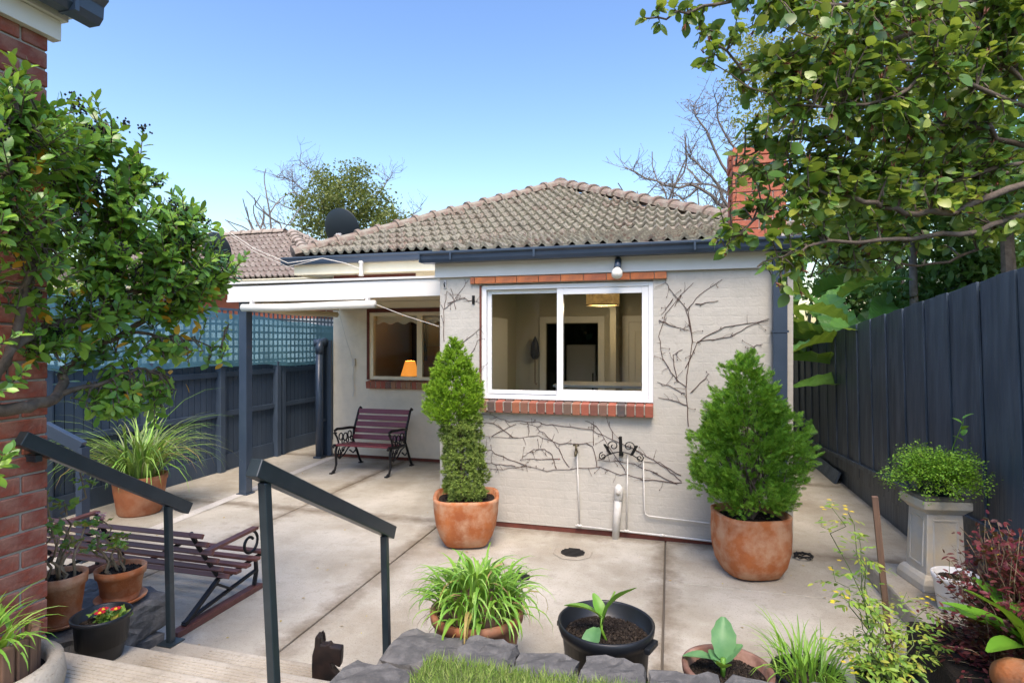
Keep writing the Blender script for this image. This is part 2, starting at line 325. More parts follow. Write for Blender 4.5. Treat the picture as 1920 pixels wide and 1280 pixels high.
# leaves --------------------------------------------------------------------------------------------------
def leaf_t(w=.5, curl=.15, n=4, tip=.0, fold=.12, widest=.5):
    """unit-length leaf along +x, width w, normal +z; folded along the midrib"""
    v = [(0, 0, 0)]; f = []
    xs = [i / n for i in range(1, n)]
    for x in xs:
        t = x / widest * .5 if x < widest else .5 + (x - widest) / (1 - widest) * .5
        h = w / 2 * math.sin(math.pi * t) ** .75; z = -curl * x * x
        v += [(x, h, z + fold * h), (x, 0, z), (x, -h, z + fold * h)]
    v.append((1, 0, -curl - tip)); e = len(v) - 1
    f += [(0, 2, 1), (0, 3, 2)]
    for i in range(len(xs) - 1):
        a = 1 + 3 * i; b = a + 3
        f += [(a, a + 1, b + 1, b), (a + 1, a + 2, b + 2, b + 1)]
    a = 1 + 3 * (len(xs) - 1); f += [(a, a + 1, e), (a + 1, a + 2, e)]
    return np.array(v, float), f
def quadleaf(w=.5):
    return np.array([(0, 0, 0), (.5, w / 2, .05), (1, 0, -.08), (.5, -w / 2, .05)]), [(0, 3, 2, 1)]
def spray(pairs=4, w=.10, sweep=.55):
    """flat feathery conifer spray"""
    v = [(0, -.03, 0), (0, .03, 0), (1, 0, -.04)]; f = [(0, 2, 1)]
    for i in range(pairs):
        x = .12 + .72 * i / pairs; L = .52 * (1 - .55 * i / pairs)
        for s in (-1, 1):
            k = len(v); v += [(x, 0, .02), (x + L * sweep, s * L * .75, .0), (x + w + .06, s * .02, .02)]; f += [(k, k + 1, k + 2)]
    return np.array(v, float), f
def tuft(n=7, spread=.55, w=.09):
    v = []; f = []
    rr = random.Random(3)
    for i in range(n):
        a = 2 * math.pi * i / n; d = Vector((1, spread * math.cos(a), spread * math.sin(a))) * rr.uniform(.7, 1)
        s = Vector((0, -math.sin(a), math.cos(a))) * w; k = len(v); b = Vector((rr.uniform(0, .3), 0, 0))
        v += [tuple(b - s), tuple(b + s), tuple(d + b)]; f.append((k, k + 1, k + 2))
    return np.array(v, float), f
def frames(A, N):
    A = A / np.linalg.norm(A, axis=1, keepdims=True)
    N = N - A * np.sum(A * N, axis=1, keepdims=True); l = np.linalg.norm(N, axis=1, keepdims=True)
    bad = l[:, 0] < 1e-3; N[bad] = np.cross(A[bad], (1, .3, .2)); l = np.linalg.norm(N, axis=1, keepdims=True); N = N / l
    return A, np.cross(N, A), N
def scatter(name, tpl, P, A, N, sz, m, parent, kind='stuff', label=None):
    tv, tf = tpl; P = np.asarray(P, float); A, B, N = frames(np.asarray(A, float), np.asarray(N, float)); sz = np.asarray(sz, float)
    n, k = len(P), len(tv)
    V = P[:, None, :] + sz[:, None, None] * (tv[None, :, 0:1] * A[:, None, :] + tv[None, :, 1:2] * B[:, None, :] + tv[None, :, 2:3] * N[:, None, :])
    idx = np.concatenate([np.array(f) for f in tf]); tot = np.array([len(f) for f in tf])
    L = (idx[None, :] + (np.arange(n) * k)[:, None]).ravel(); T = np.tile(tot, n); st = np.concatenate([[0], np.cumsum(T)[:-1]])
    me = bpy.data.meshes.new(name); me.vertices.add(n * k); me.vertices.foreach_set('co', V.ravel())
    me.loops.add(len(L)); me.loops.foreach_set('vertex_index', L.astype(np.int32))
    me.polygons.add(len(T)); me.polygons.foreach_set('loop_start', st.astype(np.int32)); me.polygons.foreach_set('loop_total', T.astype(np.int32))
    me.update(calc_edges=True); me.materials.append(MATS[m])
    return put(name, me, parent, kind=kind, label=label)
def tplmesh(name, tpl, m, smooth=True):
    me = bpy.data.meshes.new(name); me.from_pydata([tuple(v) for v in tpl[0]], [], tpl[1]); me.materials.append(MATS[m])
    for p in me.polygons: p.use_smooth = smooth
    return me
def leaf_objs(name, meshes, P, A, N, sz, parent):
    A, B, N = frames(np.asarray(A, float), np.asarray(N, float))
    for i in range(len(P)):
        mw = Matrix(((A[i][0], B[i][0], N[i][0], P[i][0]), (A[i][1], B[i][1], N[i][1], P[i][1]), (A[i][2], B[i][2], N[i][2], P[i][2]), (0, 0, 0, 1))) @ Matrix.Scale(sz[i], 4)
        put(name, meshes[i % len(meshes)], parent, mw)
def foliage(tpls, P, A, N, sz, m, parent, nobj=300, near=None, rest='foliage'):
    """the leaves that show largest as single leaf objects, the rest joined"""
    P = np.array(P, float); A = np.array(A, float); N = np.array(N, float); sz = np.array(sz, float)
    d = np.linalg.norm(P - np.array((0, 0, EYE)), axis=1); rel = P - np.array((0, 0, EYE))
    f = -rel[:, 0] * SA + rel[:, 1] * CA; u = (rel[:, 0] * CA + rel[:, 1] * SA) / np.maximum(f, .01); v = rel[:, 2] / np.maximum(f, .01)
    inn = (f > .1) & (np.abs(u) < .87) & (np.abs(v) < .58)
    order = np.argsort(d + (~inn) * 100); top = order[:nobj]; oth = order[nobj:]
    leaf_objs('leaf', [tplmesh('leaf', t, m) for t in tpls], P[top], A[top], N[top], sz[top], parent)
    if len(oth):
        for q, t in enumerate(tpls[:1]): scatter(rest, t, P[oth], A[oth], N[oth], sz[oth], m, parent)
def jit(v, s): return Vector(v) + Vector((random.gauss(0, s), random.gauss(0, s), random.gauss(0, s)))
def crook(a, b, n=5, s=.04, sag=0):
    a = Vector(a); b = Vector(b); L = (b - a).length; out = [a]
    for i in range(1, n):
        t = i / n; out.append(jit(a.lerp(b, t), s * L) + Vector((0, 0, sag * L * math.sin(math.pi * t))))
    return out + [b]
def blade_mesh(name, m, L, w, bend, up, seg=6, tw=0):
    """arching strap leaf in the xz plane: starts steep (up) and bends over"""
    mb = MB(); x = z = 0; ang = up; pts = []
    for i in range(seg + 1):
        pts.append((x, z)); x += L / seg * math.cos(ang); z += L / seg * math.sin(ang); ang -= bend / seg * (1 + .5 * i / seg)
    v = []; 
    for i, (x, z) in enumerate(pts):
        t = i / seg; h = w / 2 * (1 - t ** 3) * (.7 + .3 * math.sin(math.pi * min(1, t * 1.5)))
        v += [(x, h, z + h * .35), (x, 0, z), (x, -h, z + h * .35)]
    f = [q for i in range(seg) for q in ((3 * i, 3 * i + 1, 3 * i + 4, 3 * i + 3), (3 * i + 1, 3 * i + 2, 3 * i + 5, 3 * i + 4))]
    me = bpy.data.meshes.new(name); me.from_pydata(v, [], f); me.materials.append(MATS[m])
    for p in me.polygons: p.use_smooth = True
    return me
def blades(parent, c, n, rad, mats, Lr, wr, bendr, upr, zs=0, nt=14):
    ms = [blade_mesh('leaf', random.choices([m for m, _ in mats], [w for _, w in mats])[0], random.uniform(*Lr), random.uniform(*wr), random.uniform(*bendr), random.uniform(*upr)) for _ in range(nt)]
    for i in range(n):
        a = random.uniform(0, 2 * math.pi); r = rad * math.sqrt(random.random())
        mw = Matrix.Translation(Vector(c) + Vector((r * math.cos(a), r * math.sin(a), zs * (1 - r / rad)))) @ Matrix.Rotation(a + random.gauss(0, .5), 4, 'Z') @ Matrix.Rotation(random.gauss(0, .16), 4, 'Y') @ Matrix.Scale(random.uniform(.75, 1.15), 4)
        put('leaf', ms[i % nt], parent, mw)

# ================================================================== SETTING: ground, patio, steps, lawn
struct('ground', MB().box(-120, 120, -60, 160, -.6, -.16), 'earth')
pat = struct('patio', MB().box(-6.45, 2.25, 2.3, 14, -.155, -.014), 'joint')
XE = [-6.45, -4.1, -2.32, -.05, 2.25]; YE = [[2.3, 5.84, 8.6, 11.2, 14], [2.3, 5.84, 8.6, 11.2, 14], [2.3, 5.72], [2.3, 4.75, 7.66, 10.6, 14]]
YE[2] = [2.3, 5.9]
for i in range(4):
    for j in range(len(YE[i]) - 1):
        g = .007
        boxpart('slab', 'concrete', pat, XE[i] + g, XE[i + 1] - g, YE[i][j] + g, YE[i][j + 1] - g, -.13, random.uniform(-.002, .002), bev=.006)
part('patch_strip', MB().add([(-5.12, 4.6, .0035), (-4.98, 4.6, .0035), (-5.30, 8.45, .0035), (-5.42, 8.45, .0035)], [(0, 1, 2, 3)]), 'pale_concrete', pat)
SX0, SX1 = -2.84, -1.42
st = struct('landing', MB().box(SX0, SX1, -3, 2.0, -.1, .5), 'step_concrete', bev=.015)
def ribs(parent, y, z):
    for k in range(6): boxpart('tread_rib', 'step_concrete', parent, SX0 + .35, SX1 - .1, y - .05 - k * .022, y - .041 - k * .022, z - .004, z + .0028)
ribs(st, 2.0, .5)
for k, (y0, y1, z) in enumerate(((2.003, 2.365, .335), (2.368, 2.725, .17))):
    s_ = struct('step', MB().box(SX0, SX1, y0, y1, -.1, z), 'step_concrete', bev=.015); ribs(s_, y1, z)
# lawn terrace with bluestone edging
struct('lawn_bed', MB().box(-1.06, 1.2, -3, 2.42, -.1, .465), 'lawn_soil')
n = 26000
P = np.stack([rng.uniform(-1.06, 1.2, n), 2.44 - 1.3 * rng.random(n) ** 1.3, np.full(n, .462)], 1)
A = np.stack([rng.normal(0, .45, n), rng.normal(0, .45, n), np.full(n, 1.)], 1); N = rng.normal(0, 1, (n, 3))
g = scatter('lawn_grass', (np.array([(0, -.05, 0), (0, .05, 0), (1, 0, .2)]), [(0, 1, 2)]), P, A, N, rng.uniform(.03, .06, n), 'grass', None)
tag(g, 'short green lawn behind the bluestone edging', 'lawn', kind='stuff')

def stone_mesh(w, d, h, seed, rough=.013):
    rr = random.Random(seed); b = bmesh.new(); bmesh.ops.create_cube(b, size=1)
    bmesh.ops.subdivide_edges(b, edges=b.edges, cuts=5, use_grid_fill=True)
    for v in b.verts:
        p = v.co; k = 1 - .035 * (abs(p.x * 2) ** 6 * abs(p.y * 2) ** 6 + abs(p.x * 2) ** 6 * abs(p.z * 2) ** 6 + abs(p.y * 2) ** 6 * abs(p.z * 2) ** 6)
        v.co = Vector((p.x * w * k, p.y * d * k, p.z * h * k)) + Vector((rr.uniform(-1, 1), rr.uniform(-1, 1), rr.uniform(-1, 1))) * rough
    me = bpy.data.meshes.new('stone'); b.to_mesh(me); b.free(); me.materials.append(MATS['bluestone'])
    for p in me.polygons: p.use_smooth = False
    return me
def stone(parent, x0, x1, y0, y1, z0, z1, seed):
    put('stone', stone_mesh(x1 - x0 - .012, y1 - y0 - .01, z1 - z0 - .004, seed), parent, Matrix.Translation(((x0 + x1) / 2, (y0 + y1) / 2, (z0 + z1) / 2)) @ Matrix.Rotation(random.uniform(-.04, .04), 4, 'Z') @ Matrix.Rotation(random.uniform(-.03, .03), 4, 'Y'))
ew = thing('stone_edging', (0, 2.55, 0), 'rough grey bluestone retaining edge round the lawn', 'stone wall')
xb = [-1.33, -.97, -.70, -.40, -.096, .22, .52, .85, 1.2]
for i in range(len(xb) - 1):
    stone(ew, xb[i], xb[i + 1], 2.42, 2.72 + random.uniform(-.03, .03), .23, .44 + random.uniform(-.015, .02), i)
    stone(ew, xb[i] + .02, xb[i + 1] + .02, 2.44, 2.74, 0, .226, i + 50)
for j, (y0, y1) in enumerate(((1.98, 2.36), (1.55, 1.97), (1.1, 1.54))): stone(ew, -1.41, -1.07, y0, y1, .22, .46, 80 + j); stone(ew, -1.41, -1.07, y0, y1, 0, .216, 90 + j)
lw = thing('stone_wall', (-3.4, 2.45, 0), 'low wall of dark bluestone blocks carrying the geranium pots', 'stone wall')
for i, (x0, x1) in enumerate(((-3.32, -2.875), (-3.75, -3.33), (-4.2, -3.76))):
    stone(lw, x0, x1, 2.42, 2.80, .205, .42, 20 + i); stone(lw, x0, x1, 2.11, 2.41, .205, .42, 25 + i)
    stone(lw, x0 + .03, x1 - .01, 2.13, 2.78, 0, .20, 30 + i)

# ================================================================== HOUSE
H = thing('house', (-2, 9, 0), 'white painted brick house with tiled hip roof and big sliding window', 'house')
YF = 5.71; XL, XR = -2.356, 1.064; YB = 8.48
def wall(m, *b): return boxpart('wall', m, H, *b)
WX0, WX1, WZ0, WZ1 = -1.893, -.162, 1.31, 2.48
wall('painted_brick', XL, WX0, YF, YF + .12, .05, 2.72); wall('painted_brick', WX1, XR, YF, YF + .12, .05, 2.72)
wall('painted_brick', WX0, WX1, YF, YF + .12, .05, WZ0 - .02); wall('painted_brick', WX0, WX1, YF, YF + .12, WZ1 + .01, 2.72)
wall('painted_brick', XL, XL + .12, YF + .12, YB, .05, 2.72); wall('painted_brick', XR - .12, XR, YF + .12, 15, .05, 2.9)
VX0, VX1, VZ0, VZ1 = -4.73, -3.2, 1.28, 2.37
wall('cream_brick', -5.4, VX0, YB, YB + .12, .05, 3.0); wall('cream_brick', VX1, XL + .12, YB, YB + .12, .05, 3.0)
wall('cream_brick', VX0, VX1, YB, YB + .12, .05, VZ0 - .02); wall('cream_brick', VX0, VX1, YB, YB + .12, VZ1, 3.0)
wall('cream_brick', -5.4, -5.28, YB + .12, 15, .05, 3.0)
boxpart('plinth', 'plinth_brick', H, XL + .008, XR - .008, YF + .008, YF + .1, -.12, .05); boxpart('plinth', 'plinth_brick', H, -5.392, XL, YB + .008, YB + .1, -.12, .05)
boxpart('plinth', 'plinth_brick', H, XR - .1, XR - .008, YF + .1, 15, -.12, .05); boxpart('plinth', 'plinth_brick', H, -5.392, -5.29, YB + .1, 15, -.12, .05)
# brick sills, lintel, reveals
bm_ = {}
def brick(parent, m, cx, cy, cz, sx, sy, sz, rx=0, bev=.004):
    key = (m, round(sx, 3), round(sy, 3), round(sz, 3))
    if key not in bm_:
        b = bmesh.new(); bmesh.ops.create_cube(b, size=1); bmesh.ops.scale(b, vec=(sx, sy, sz), verts=b.verts)
        bmesh.ops.bevel(b, geom=b.edges, offset=bev, segments=1, affect='EDGES'); me = bpy.data.meshes.new('brick'); b.to_mesh(me); b.free(); me.materials.append(MATS[m]); bm_[key] = me
    put('brick', bm_[key], parent, Matrix.Translation((cx, cy, cz)) @ Matrix.Rotation(rx, 4, 'X') @ Matrix.Rotation(random.uniform(-.01, .01), 4, 'Z'))
def sill(x0, x1, n, y, z, d=.15):
    s = boxpart('sill', 'mortar', H, x0 + .006, x1 - .006, y - .068, y + .06, z - .118, z - .026)
    w = (x1 - x0) / n
    for i in range(n): brick(s, 'sill_brick', x0 + (i + .5) * w, y - .005 + random.uniform(-.003, .003), z - .073, w - .013, d, .112, R(7))
sill(-1.90, -.155, 20, YF, WZ0 + .005); sill(-4.76, -3.15, 18, YB, VZ0)
lb = boxpart('lintel', 'mortar', H, -2.005, -.035, YF - .018, YF + .02, 2.495, 2.562)
xx = -2.01
for i, w in enumerate([.05] + [.226] * 8 + [.115]):
    brick(lb, 'lintel_brick', xx + w / 2, YF - .012, 2.528, w - .006, .05, .066); xx += w
lb2 = boxpart('reveal', 'plinth_brick', H, WX0 - .022, WX0 - .002, YF - .006, YF + .02, WZ0, WZ1)
boxpart('reveal', 'plinth_brick', H, VX0 - .05, VX0 - .002, YB - .006, YB + .02, VZ0, VZ1 + .06)
boxpart('reveal', 'plinth_brick', H, VX0 - .002, XL, YB - .006, YB + .02, VZ1, VZ1 + .06)
# big sliding window
def frame_parts(x0, x1, z0, z1, y0, y1, t, m, nm, parent):
    mb = MB().box(x0, x0 + t, y0, y1, z0, z1).box(x1 - t, x1, y0, y1, z0, z1).box(x0 + t, x1 - t, y0 + .001, y1 - .001, z0, z0 + t).box(x0 + t, x1 - t, y0 + .001, y1 - .001, z1 - t, z1)
    return part(nm, mb, m, parent, bev=.003)
w1 = frame_parts(WX0, WX1, WZ0, WZ1, YF + .012, YF + .10, .045, 'white_frame', 'window', H); w1['label'] = 'wide white sliding window with two panes'
mx = -1.075
frame_parts(WX0 + .046, mx + .03, WZ0 + .047, WZ1 - .047, YF + .062, YF + .092, .042, 'white_frame', 'sash', w1)
frame_parts(mx - .03, WX1 - .046, WZ0 + .047, WZ1 - .047, YF + .022, YF + .055, .062, 'white_frame', 'sash', w1)
boxpart('pane', 'window_glass', w1, WX0 + .085, mx - .008, YF + .075, YF + .079, WZ0 + .087, WZ1 - .087)
boxpart('pane', 'window_glass', w1, mx + .03, WX1 - .106, YF + .036, YF + .04, WZ0 + .107, WZ1 - .107)
boxpart('track', 'slate_paint', w1, WX0 + .06, mx - .04, YF + .03, YF + .05, WZ0 + .046, WZ0 + .052)
# small cream window
w2 = frame_parts(VX0, VX1, VZ0, VZ1, YB + .012, YB + .10, .055, 'cream_paint', 'window', H); w2['label'] = 'cream framed window under the verandah with a lit lamp behind'
vx = -3.86
boxpart('mullion', 'cream_paint', w2, vx - .045, vx + .045, YB + .022, YB + .09, VZ0 + .055, VZ1 - .055)
boxpart('pane', 'window_glass', w2, VX0 + .055, vx - .045, YB + .055, YB + .059, VZ0 + .055, VZ1 - .055)
boxpart('pane', 'window_glass', w2, vx + .045, VX1 - .055, YB + .055, YB + .059, VZ0 + .055, VZ1 - .055)
# fascias, gutters
boxpart('fascia', 'white_paint', H, XL - .045, .88, YF - .035, YF - .004, 2.57, 2.72, bev=.003); boxpart('fascia', 'white_paint', H, XL - .04, XL - .004, YF - .003, YB, 2.55, 2.72)
boxpart('soffit', 'white_paint', H, XL - .1, XR + .1, YF - .16, YF + .2, 2.722, 2.735)
def gutter(x0, x1, y, z0, z1, parent, m='slate_paint', d=.13):
    h = z1 - z0
    prof = [(y, z0), (y - d * .7, z0), (y - d * .82, z0 + h * .3), (y - d * .86, z0 + h * .62), (y - d, z0 + h * .8), (y - d, z1), (y - d + .012, z1), (y - d + .012, z0 + h * .8), (y - .008, z0 + h * .5), (y - .008, z1), (y, z1)]
    return part('gutter', MB().prism(prof, x0, x1, axis=0), m, parent, bev=.002)
g1 = gutter(-2.5, 1.2, 5.645, 2.712, 2.822, H, d=.145)
for x in (-2.17, -1.3, .2): boxpart('gutter_joint', 'slate_paint', g1, x, x + .02, 5.497, 5.51, 2.73, 2.81)
boxpart('gutter_end', 'slate_paint', g1, -2.505, -2.497, 5.5, 5.645, 2.712, 2.822)
g2 = gutter(-5.95, -2.3, 7.99, 3.11, 3.225, H)
boxpart('gutter', 'slate_paint', H, -5.98, -5.86, 7.90, 15, 3.11, 3.225)
boxpart('fascia', 'cream_paint', H, -5.80, XL, 7.995, 8.02, 2.955, 3.115, bev=.003); boxpart('fascia', 'cream_paint', H, -5.82, -5.79, 8.03, 15, 2.955, 3.115)
boxpart('soffit', 'cream_soffit', H, -5.79, XL, 8.025, YB + .1, 2.985, 3.0)
boxpart('frieze', 'cream_paint', H, -3.9, XL, YB - .03, YB - .005, 2.80, 2.985); boxpart('brick_band', 'plinth_brick', H, -5.38, -3.9, YB - .02, YB - .004, 2.85, 2.985)
# corner downpipe, light fitting
boxpart('downpipe', 'slate_paint', H, .885, 1.005, YF - .075, YF - .004, -.0, 2.73, bev=.006)
boxpart('pipe_bracket', 'slate_paint', H, .875, 1.015, YF - .08, YF - .002, 1.98, 2.0)
for z in (.9,): pass
# roof
EV0, EV1, EVY, EVZ = -5.85, 1.5, 8.0, 3.25; AX, AY, AZ = -2.175, 11.675, 5.04
PIT = math.atan2(AZ - EVZ, AY - EVY)
roof = part('roof', MB().add([(EV0, EVY, EVZ - .03), (EV1, EVY, EVZ - .03), (AX, AY, AZ - .03), (EV0, 20, EVZ - .03), (EV1, 20, EVZ - .03), (AX, 20, AZ - .03)],
            [(0, 1, 2), (0, 2, 5, 3), (1, 4, 5, 2)]), 'sarking', H)
LY0, LZ0, LY1, LZ1 = 5.60, 2.815, 8.42, 3.435; LP = math.atan2(LZ1 - LZ0, LY1 - LY0)
part('lower_roof', MB().add([(-2.42, LY0 + .03, LZ0 - .03), (XR + .1, LY0 + .03, LZ0 - .03), (XR + .1, LY1, LZ1 - .03), (-2.42, LY1, LZ1 - .03)], [(0, 1, 2, 3)]), 'sarking', H)
def tile_mesh(m, w=.30, l=.42, t=.045, rolls=2, hgt=.055, n=12):
    mb = MB(); v = []; 
    for y, zz in ((0, t), (l, t * .2)):
        for i in range(n + 1):
            x = i / n; v.append(((x - .5) * w, y, zz + hgt * max(0, math.cos(2 * math.pi * rolls * x)) ** .8))
    for i in range(n + 1): a = v[i]; v.append((a[0], .006, a[2] - t))
    f = [(i, i + 1, n + 2 + i, n + 1 + i) for i in range(n)] + [(2 * n + 2 + i, 2 * n + 3 + i, i + 1, i) for i in range(n)]
    mb.add(v, f); return mb.mesh('tile', m, fix=False)
TM = tile_mesh('tile')
def lay(parent, me, o, ux, uy, rows, inside, tw=.30, ex=.325, x0=0, x1=0, cap=300):
    """o origin at eave, ux along eave, uy up the slope; only where inside(x, y)"""
    ux = Vector(ux).normalized(); uy = Vector(uy).normalized(); nz = ux.cross(uy); k = 0
    for r in range(rows):
        y = r * ex; x = x0 + (.15 if r % 2 else 0)
        while x < x1:
            if inside(x, y + ex * .4):
                p = Vector(o) + ux * x + uy * y + nz * (random.uniform(0, .006))
                a = random.gauss(0, .012); t = random.gauss(0, .008)
                M_ = Matrix((( ux.x, uy.x, nz.x, p.x), (ux.y, uy.y, nz.y, p.y), (ux.z, uy.z, nz.z, p.z), (0, 0, 0, 1))) @ Matrix.Rotation(a, 4, 'Z') @ Matrix.Rotation(t - .07, 4, 'X')
                put('tile', me, parent, M_); k += 1
            x += tw
    return k
half = (EV1 - EV0) / 2; SL = math.hypot(AY - EVY, AZ - EVZ)
nt_ = lay(roof, TM, (EV0, EVY - .06, EVZ), (1, 0, 0), (0, math.cos(PIT), math.sin(PIT)), 13, lambda x, y: abs(x - half) < half * (1 - y / SL) - .02 and not (y < .33 and x > 3.45), x0=.1, x1=EV1 - EV0)
nt_ += lay(roof, TM, (-2.42, LY0, LZ0), (1, 0, 0), (0, math.cos(LP), math.sin(LP)), 9, lambda x, y: 0 < x < 3.6 and not (2.85 < x < 3.6 and y < .7), x0=.14, x1=3.6)
def cap_mesh(m, L=.40, r=.125):
    mb = MB(); v = []; n = 6
    for y, k in ((0, 1.28), (.06, 1.28), (.066, 1.0), (L, .92)):
        for i in range(n + 1):
            a = math.pi * i / n; v.append((r * k * math.cos(a) * 1.1, y, r * k * math.sin(a) * .95 - .03))
    f = [(j * (n + 1) + i, j * (n + 1) + i + 1, (j + 1) * (n + 1) + i + 1, (j + 1) * (n + 1) + i) for j in range(3) for i in range(n)] + [tuple(range(n + 1))]
    mb.add(v, f); return mb.mesh('ridge_tile', m, fix=False)
def caps(parent, me, a, b, step=.36):
    a = Vector(a); b = Vector(b); d = (b - a).normalized(); part('hip_bedding', MB().bar(a - Vector((0, 0, .01)), b - Vector((0, 0, .01)), .20, .10), 'sarking', parent); x = d.cross(Vector((0, 0, 1))).normalized(); z = x.cross(d); n = int((b - a).length / step)
    for i in range(n):
        p = a + d * (i * step) + z * .02
        put('ridge_tile', me, parent, Matrix(((x.x, d.x, z.x, p.x), (x.y, d.y, z.y, p.y), (x.z, d.z, z.z, p.z), (0, 0, 0, 1))) @ Matrix.Rotation(random.gauss(0, .015) + .03, 4, 'X'))
CM = cap_mesh('ridge')
caps(roof, CM, (EV0 + .05, EVY - .02, EVZ + .03), (AX, AY, AZ + .05)); caps(roof, CM, (EV1, EVY, EVZ + .03), (AX, AY, AZ + .05)); caps(roof, CM, (AX, AY - .02, AZ + .06), (AX, 16, AZ + .06))
# chimney
CX0, CX1, CY0, CY1 = .56, 1.04, 5.86, 6.34
ch = boxpart('chimney', 'mortar', H, CX0 + .012, CX1 - .012, CY0 + .012, CY1 - .012, 2.76, 3.70)
for c in range(11):
    z = 2.79 + c * .086; odd = c % 2; e = .014 if c >= 9 else 0
    for i in range(2 if not odd else 3):
        w = .24 if not odd else (.12, .24, .12)[i]; x = CX0 + (i * .24 if not odd else (0, .12, .36)[i])
        brick(ch, 'chimney_brick', x + w / 2, CY0 + .055 - e, z + .043, w - .009, .11, .076)
        brick(ch, 'chimney_brick', x + w / 2, CY1 - .055 + e, z + .043, w - .009, .11, .076)
    for sx in (CX0 + .055 - e, CX1 - .055 + e):
        brick(ch, 'chimney_brick', sx, (CY0 + CY1) / 2, z + .043, .11, .25, .076)
boxpart('chimney_flue', 'terracotta_dark', ch, CX0 + .15, CX1 - .15, CY0 + .15, CY1 - .15, 3.69, 3.76)
# rooms behind the windows
def room(x0, x1, y0, y1, z0, z1, m, fm): 
    t = .04
    part('room', MB().box(x0 - t, x0, y0, y1, z0, z1).box(x1, x1 + t, y0, y1, z0, z1).box(x0, x1, y1, y1 + t, z0, z1), m, H)
    boxpart('room_ceiling', 'room_wall', H, x0 - t, x1 + t, y0, y1 + t, z1, z1 + .03); boxpart('room_floor', fm, H, x0 - t, x1 + t, y0, y1 + t, z0 - .03, z0)
boxpart('room_ceiling', 'room_wall', H, XL + .13, XR - .13, YF + .13, 8.4, 2.63, 2.66); boxpart('room_floor', 'room_floor', H, XL + .13, XR - .13, YF + .13, 8.4, .1, .13)
rb = MB().box(XL + .13, -1.76, 8.30, 8.36, .13, 2.63).box(-1.76, -1.0, 8.30, 8.36, 2.16, 2.63).box(-1.0, XR - .13, 8.30, 8.36, .13, 2.63)
part('room', rb, 'room_wall', H); boxpart('room', 'room_wall', H, XL + .125, XL + .14, YF + .13, 8.3, .13, 2.63); boxpart('room', 'room_wall', H, XR - .14, XR - .125, YF + .13, 8.3, .13, 2.63)
boxpart('room', 'room_wall', H, -.78, -.70, 7.75, 8.29, .13, 2.62)
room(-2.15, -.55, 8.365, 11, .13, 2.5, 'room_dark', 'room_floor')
frame_parts(-1.85, -.91, .13, 2.26, 8.27, 8.298, .09, 'door_white', 'architrave', H)
dr = frame_parts(-.66, .28, .13, 2.26, 8.26, 8.298, .09, 'door_white', 'architrave', H)
boxpart('door', 'door_white', H, -.565, .185, 8.275, 8.296, .14, 2.165); 
for z0, z1 in ((.3, 1.0), (1.15, 2.05)): frame_parts(-.50, .12, z0, z1, 8.262, 8.276, .02, 'door_white', 'door_panel', H)
boxpart('door', 'door_white', H, -2.16, -2.12, 6.6, 7.5, .13, 2.2)
fr = thing('fridge', (-1.35, 9.4, .13), 'pale grey fridge standing in the dark passage beyond the doorway', 'fridge')
boxpart('body', 'fridge', fr, -1.62, -1.15, 9.2, 9.75, .13, 1.85, bev=.02); boxpart('handle', 'iron', fr, -1.20, -1.18, 9.165, 9.195, .9, 1.4)
tb = thing('table', (-.9, 7.1, .13), 'white topped table inside by the big sliding window', 'table')
boxpart('table_top', 'fridge', tb, -1.35, -.1, 6.75, 7.4, 1.36, 1.39, bev=.004)
for x in (-1.3, -.15):
    for y in (6.8, 7.35): boxpart('leg', 'fridge', tb, x - .02, x + .02, y - .02, y + .02, .13, 1.36)
um = thing('hanging_umbrella', (-1.93, 8.24, 1.1), 'black folded umbrella hanging on the inner wall beside the doorway', 'umbrella')
part('canopy', MB().lathe([(.005, .0), (.05, -.10), (.07, -.28), (.03, -.34)], (-1.90, 8.19, 1.98), 10), 'iron', um, True)
part('handle', MB().tube([(-1.90, 8.19, 1.64), (-1.90, 8.19, 1.30), (-1.885, 8.19, 1.27), (-1.87, 8.19, 1.30)], .008), 'stake', um)
pl = thing('pendant_lamp', (-.80, 7.1, 2.63), 'lit drum shaded pendant lamp inside the big window', 'lamp')
part('shade', MB().lathe([(.20, 0), (.20, .165)], (-.80, 7.1, 2.34), 32, cap=False), 'drum_shade', pl, True)
part('rim', MB().lathe([(.203, 0), (.203, .012), (.197, .012), (.197, 0)], (-.80, 7.1, 2.335), 32, cap=False), 'brass', pl)
part('bulb', MB().lathe([(.001, -.06), (.035, -.05), (.058, -.02), (.06, .0), (.05, .035), (.02, .06), (.012, .11)], (-.80, 7.1, 2.43), 16), 'bulb_lit', pl, True)
part('stem', MB().tube([(-.80, 7.1, 2.5), (-.80, 7.1, 2.63)], .008), 'brass', pl)
def glow(loc, w, col, parent):
    q = bpy.data.lights.new('lamp_light', 'POINT'); q.energy = w; q.color = col; q.shadow_soft_size = .06; o = bpy.data.objects.new('lamp_light', q); COL.objects.link(o); o.location = loc; attach(o, parent)
glow((-.80, 7.1, 2.33), 7, (1, .78, .52), pl)
room(-5.27, XL, YB + .13, 11.3, .13, 2.75, 'room_wall', 'room_floor')
boxpart('dado', 'room_wood', H, -5.26, XL, 11.27, 11.299, .13, 1.75); boxpart('dado_rail', 'room_wood', H, -5.26, XL, 11.25, 11.298, 1.752, 1.80)
sd = thing('sideboard', (-3.9, 9.35, .13), 'wooden sideboard below the cream window carrying the lamp', 'sideboard')
boxpart('carcass', 'room_wood', sd, -4.6, -3.4, 9.15, 9.55, .23, .98, bev=.01)
for x in (-4.55, -3.45):
    for y in (9.2, 9.5): boxpart('leg', 'room_wood', sd, x - .03, x + .03, y - .03, y + .03, .13, .23)
lp = atY(769, 690, 9.3); tl = thing('table_lamp', (lp.x, 9.3, .98), 'lit orange table lamp glowing behind the cream window', 'lamp')
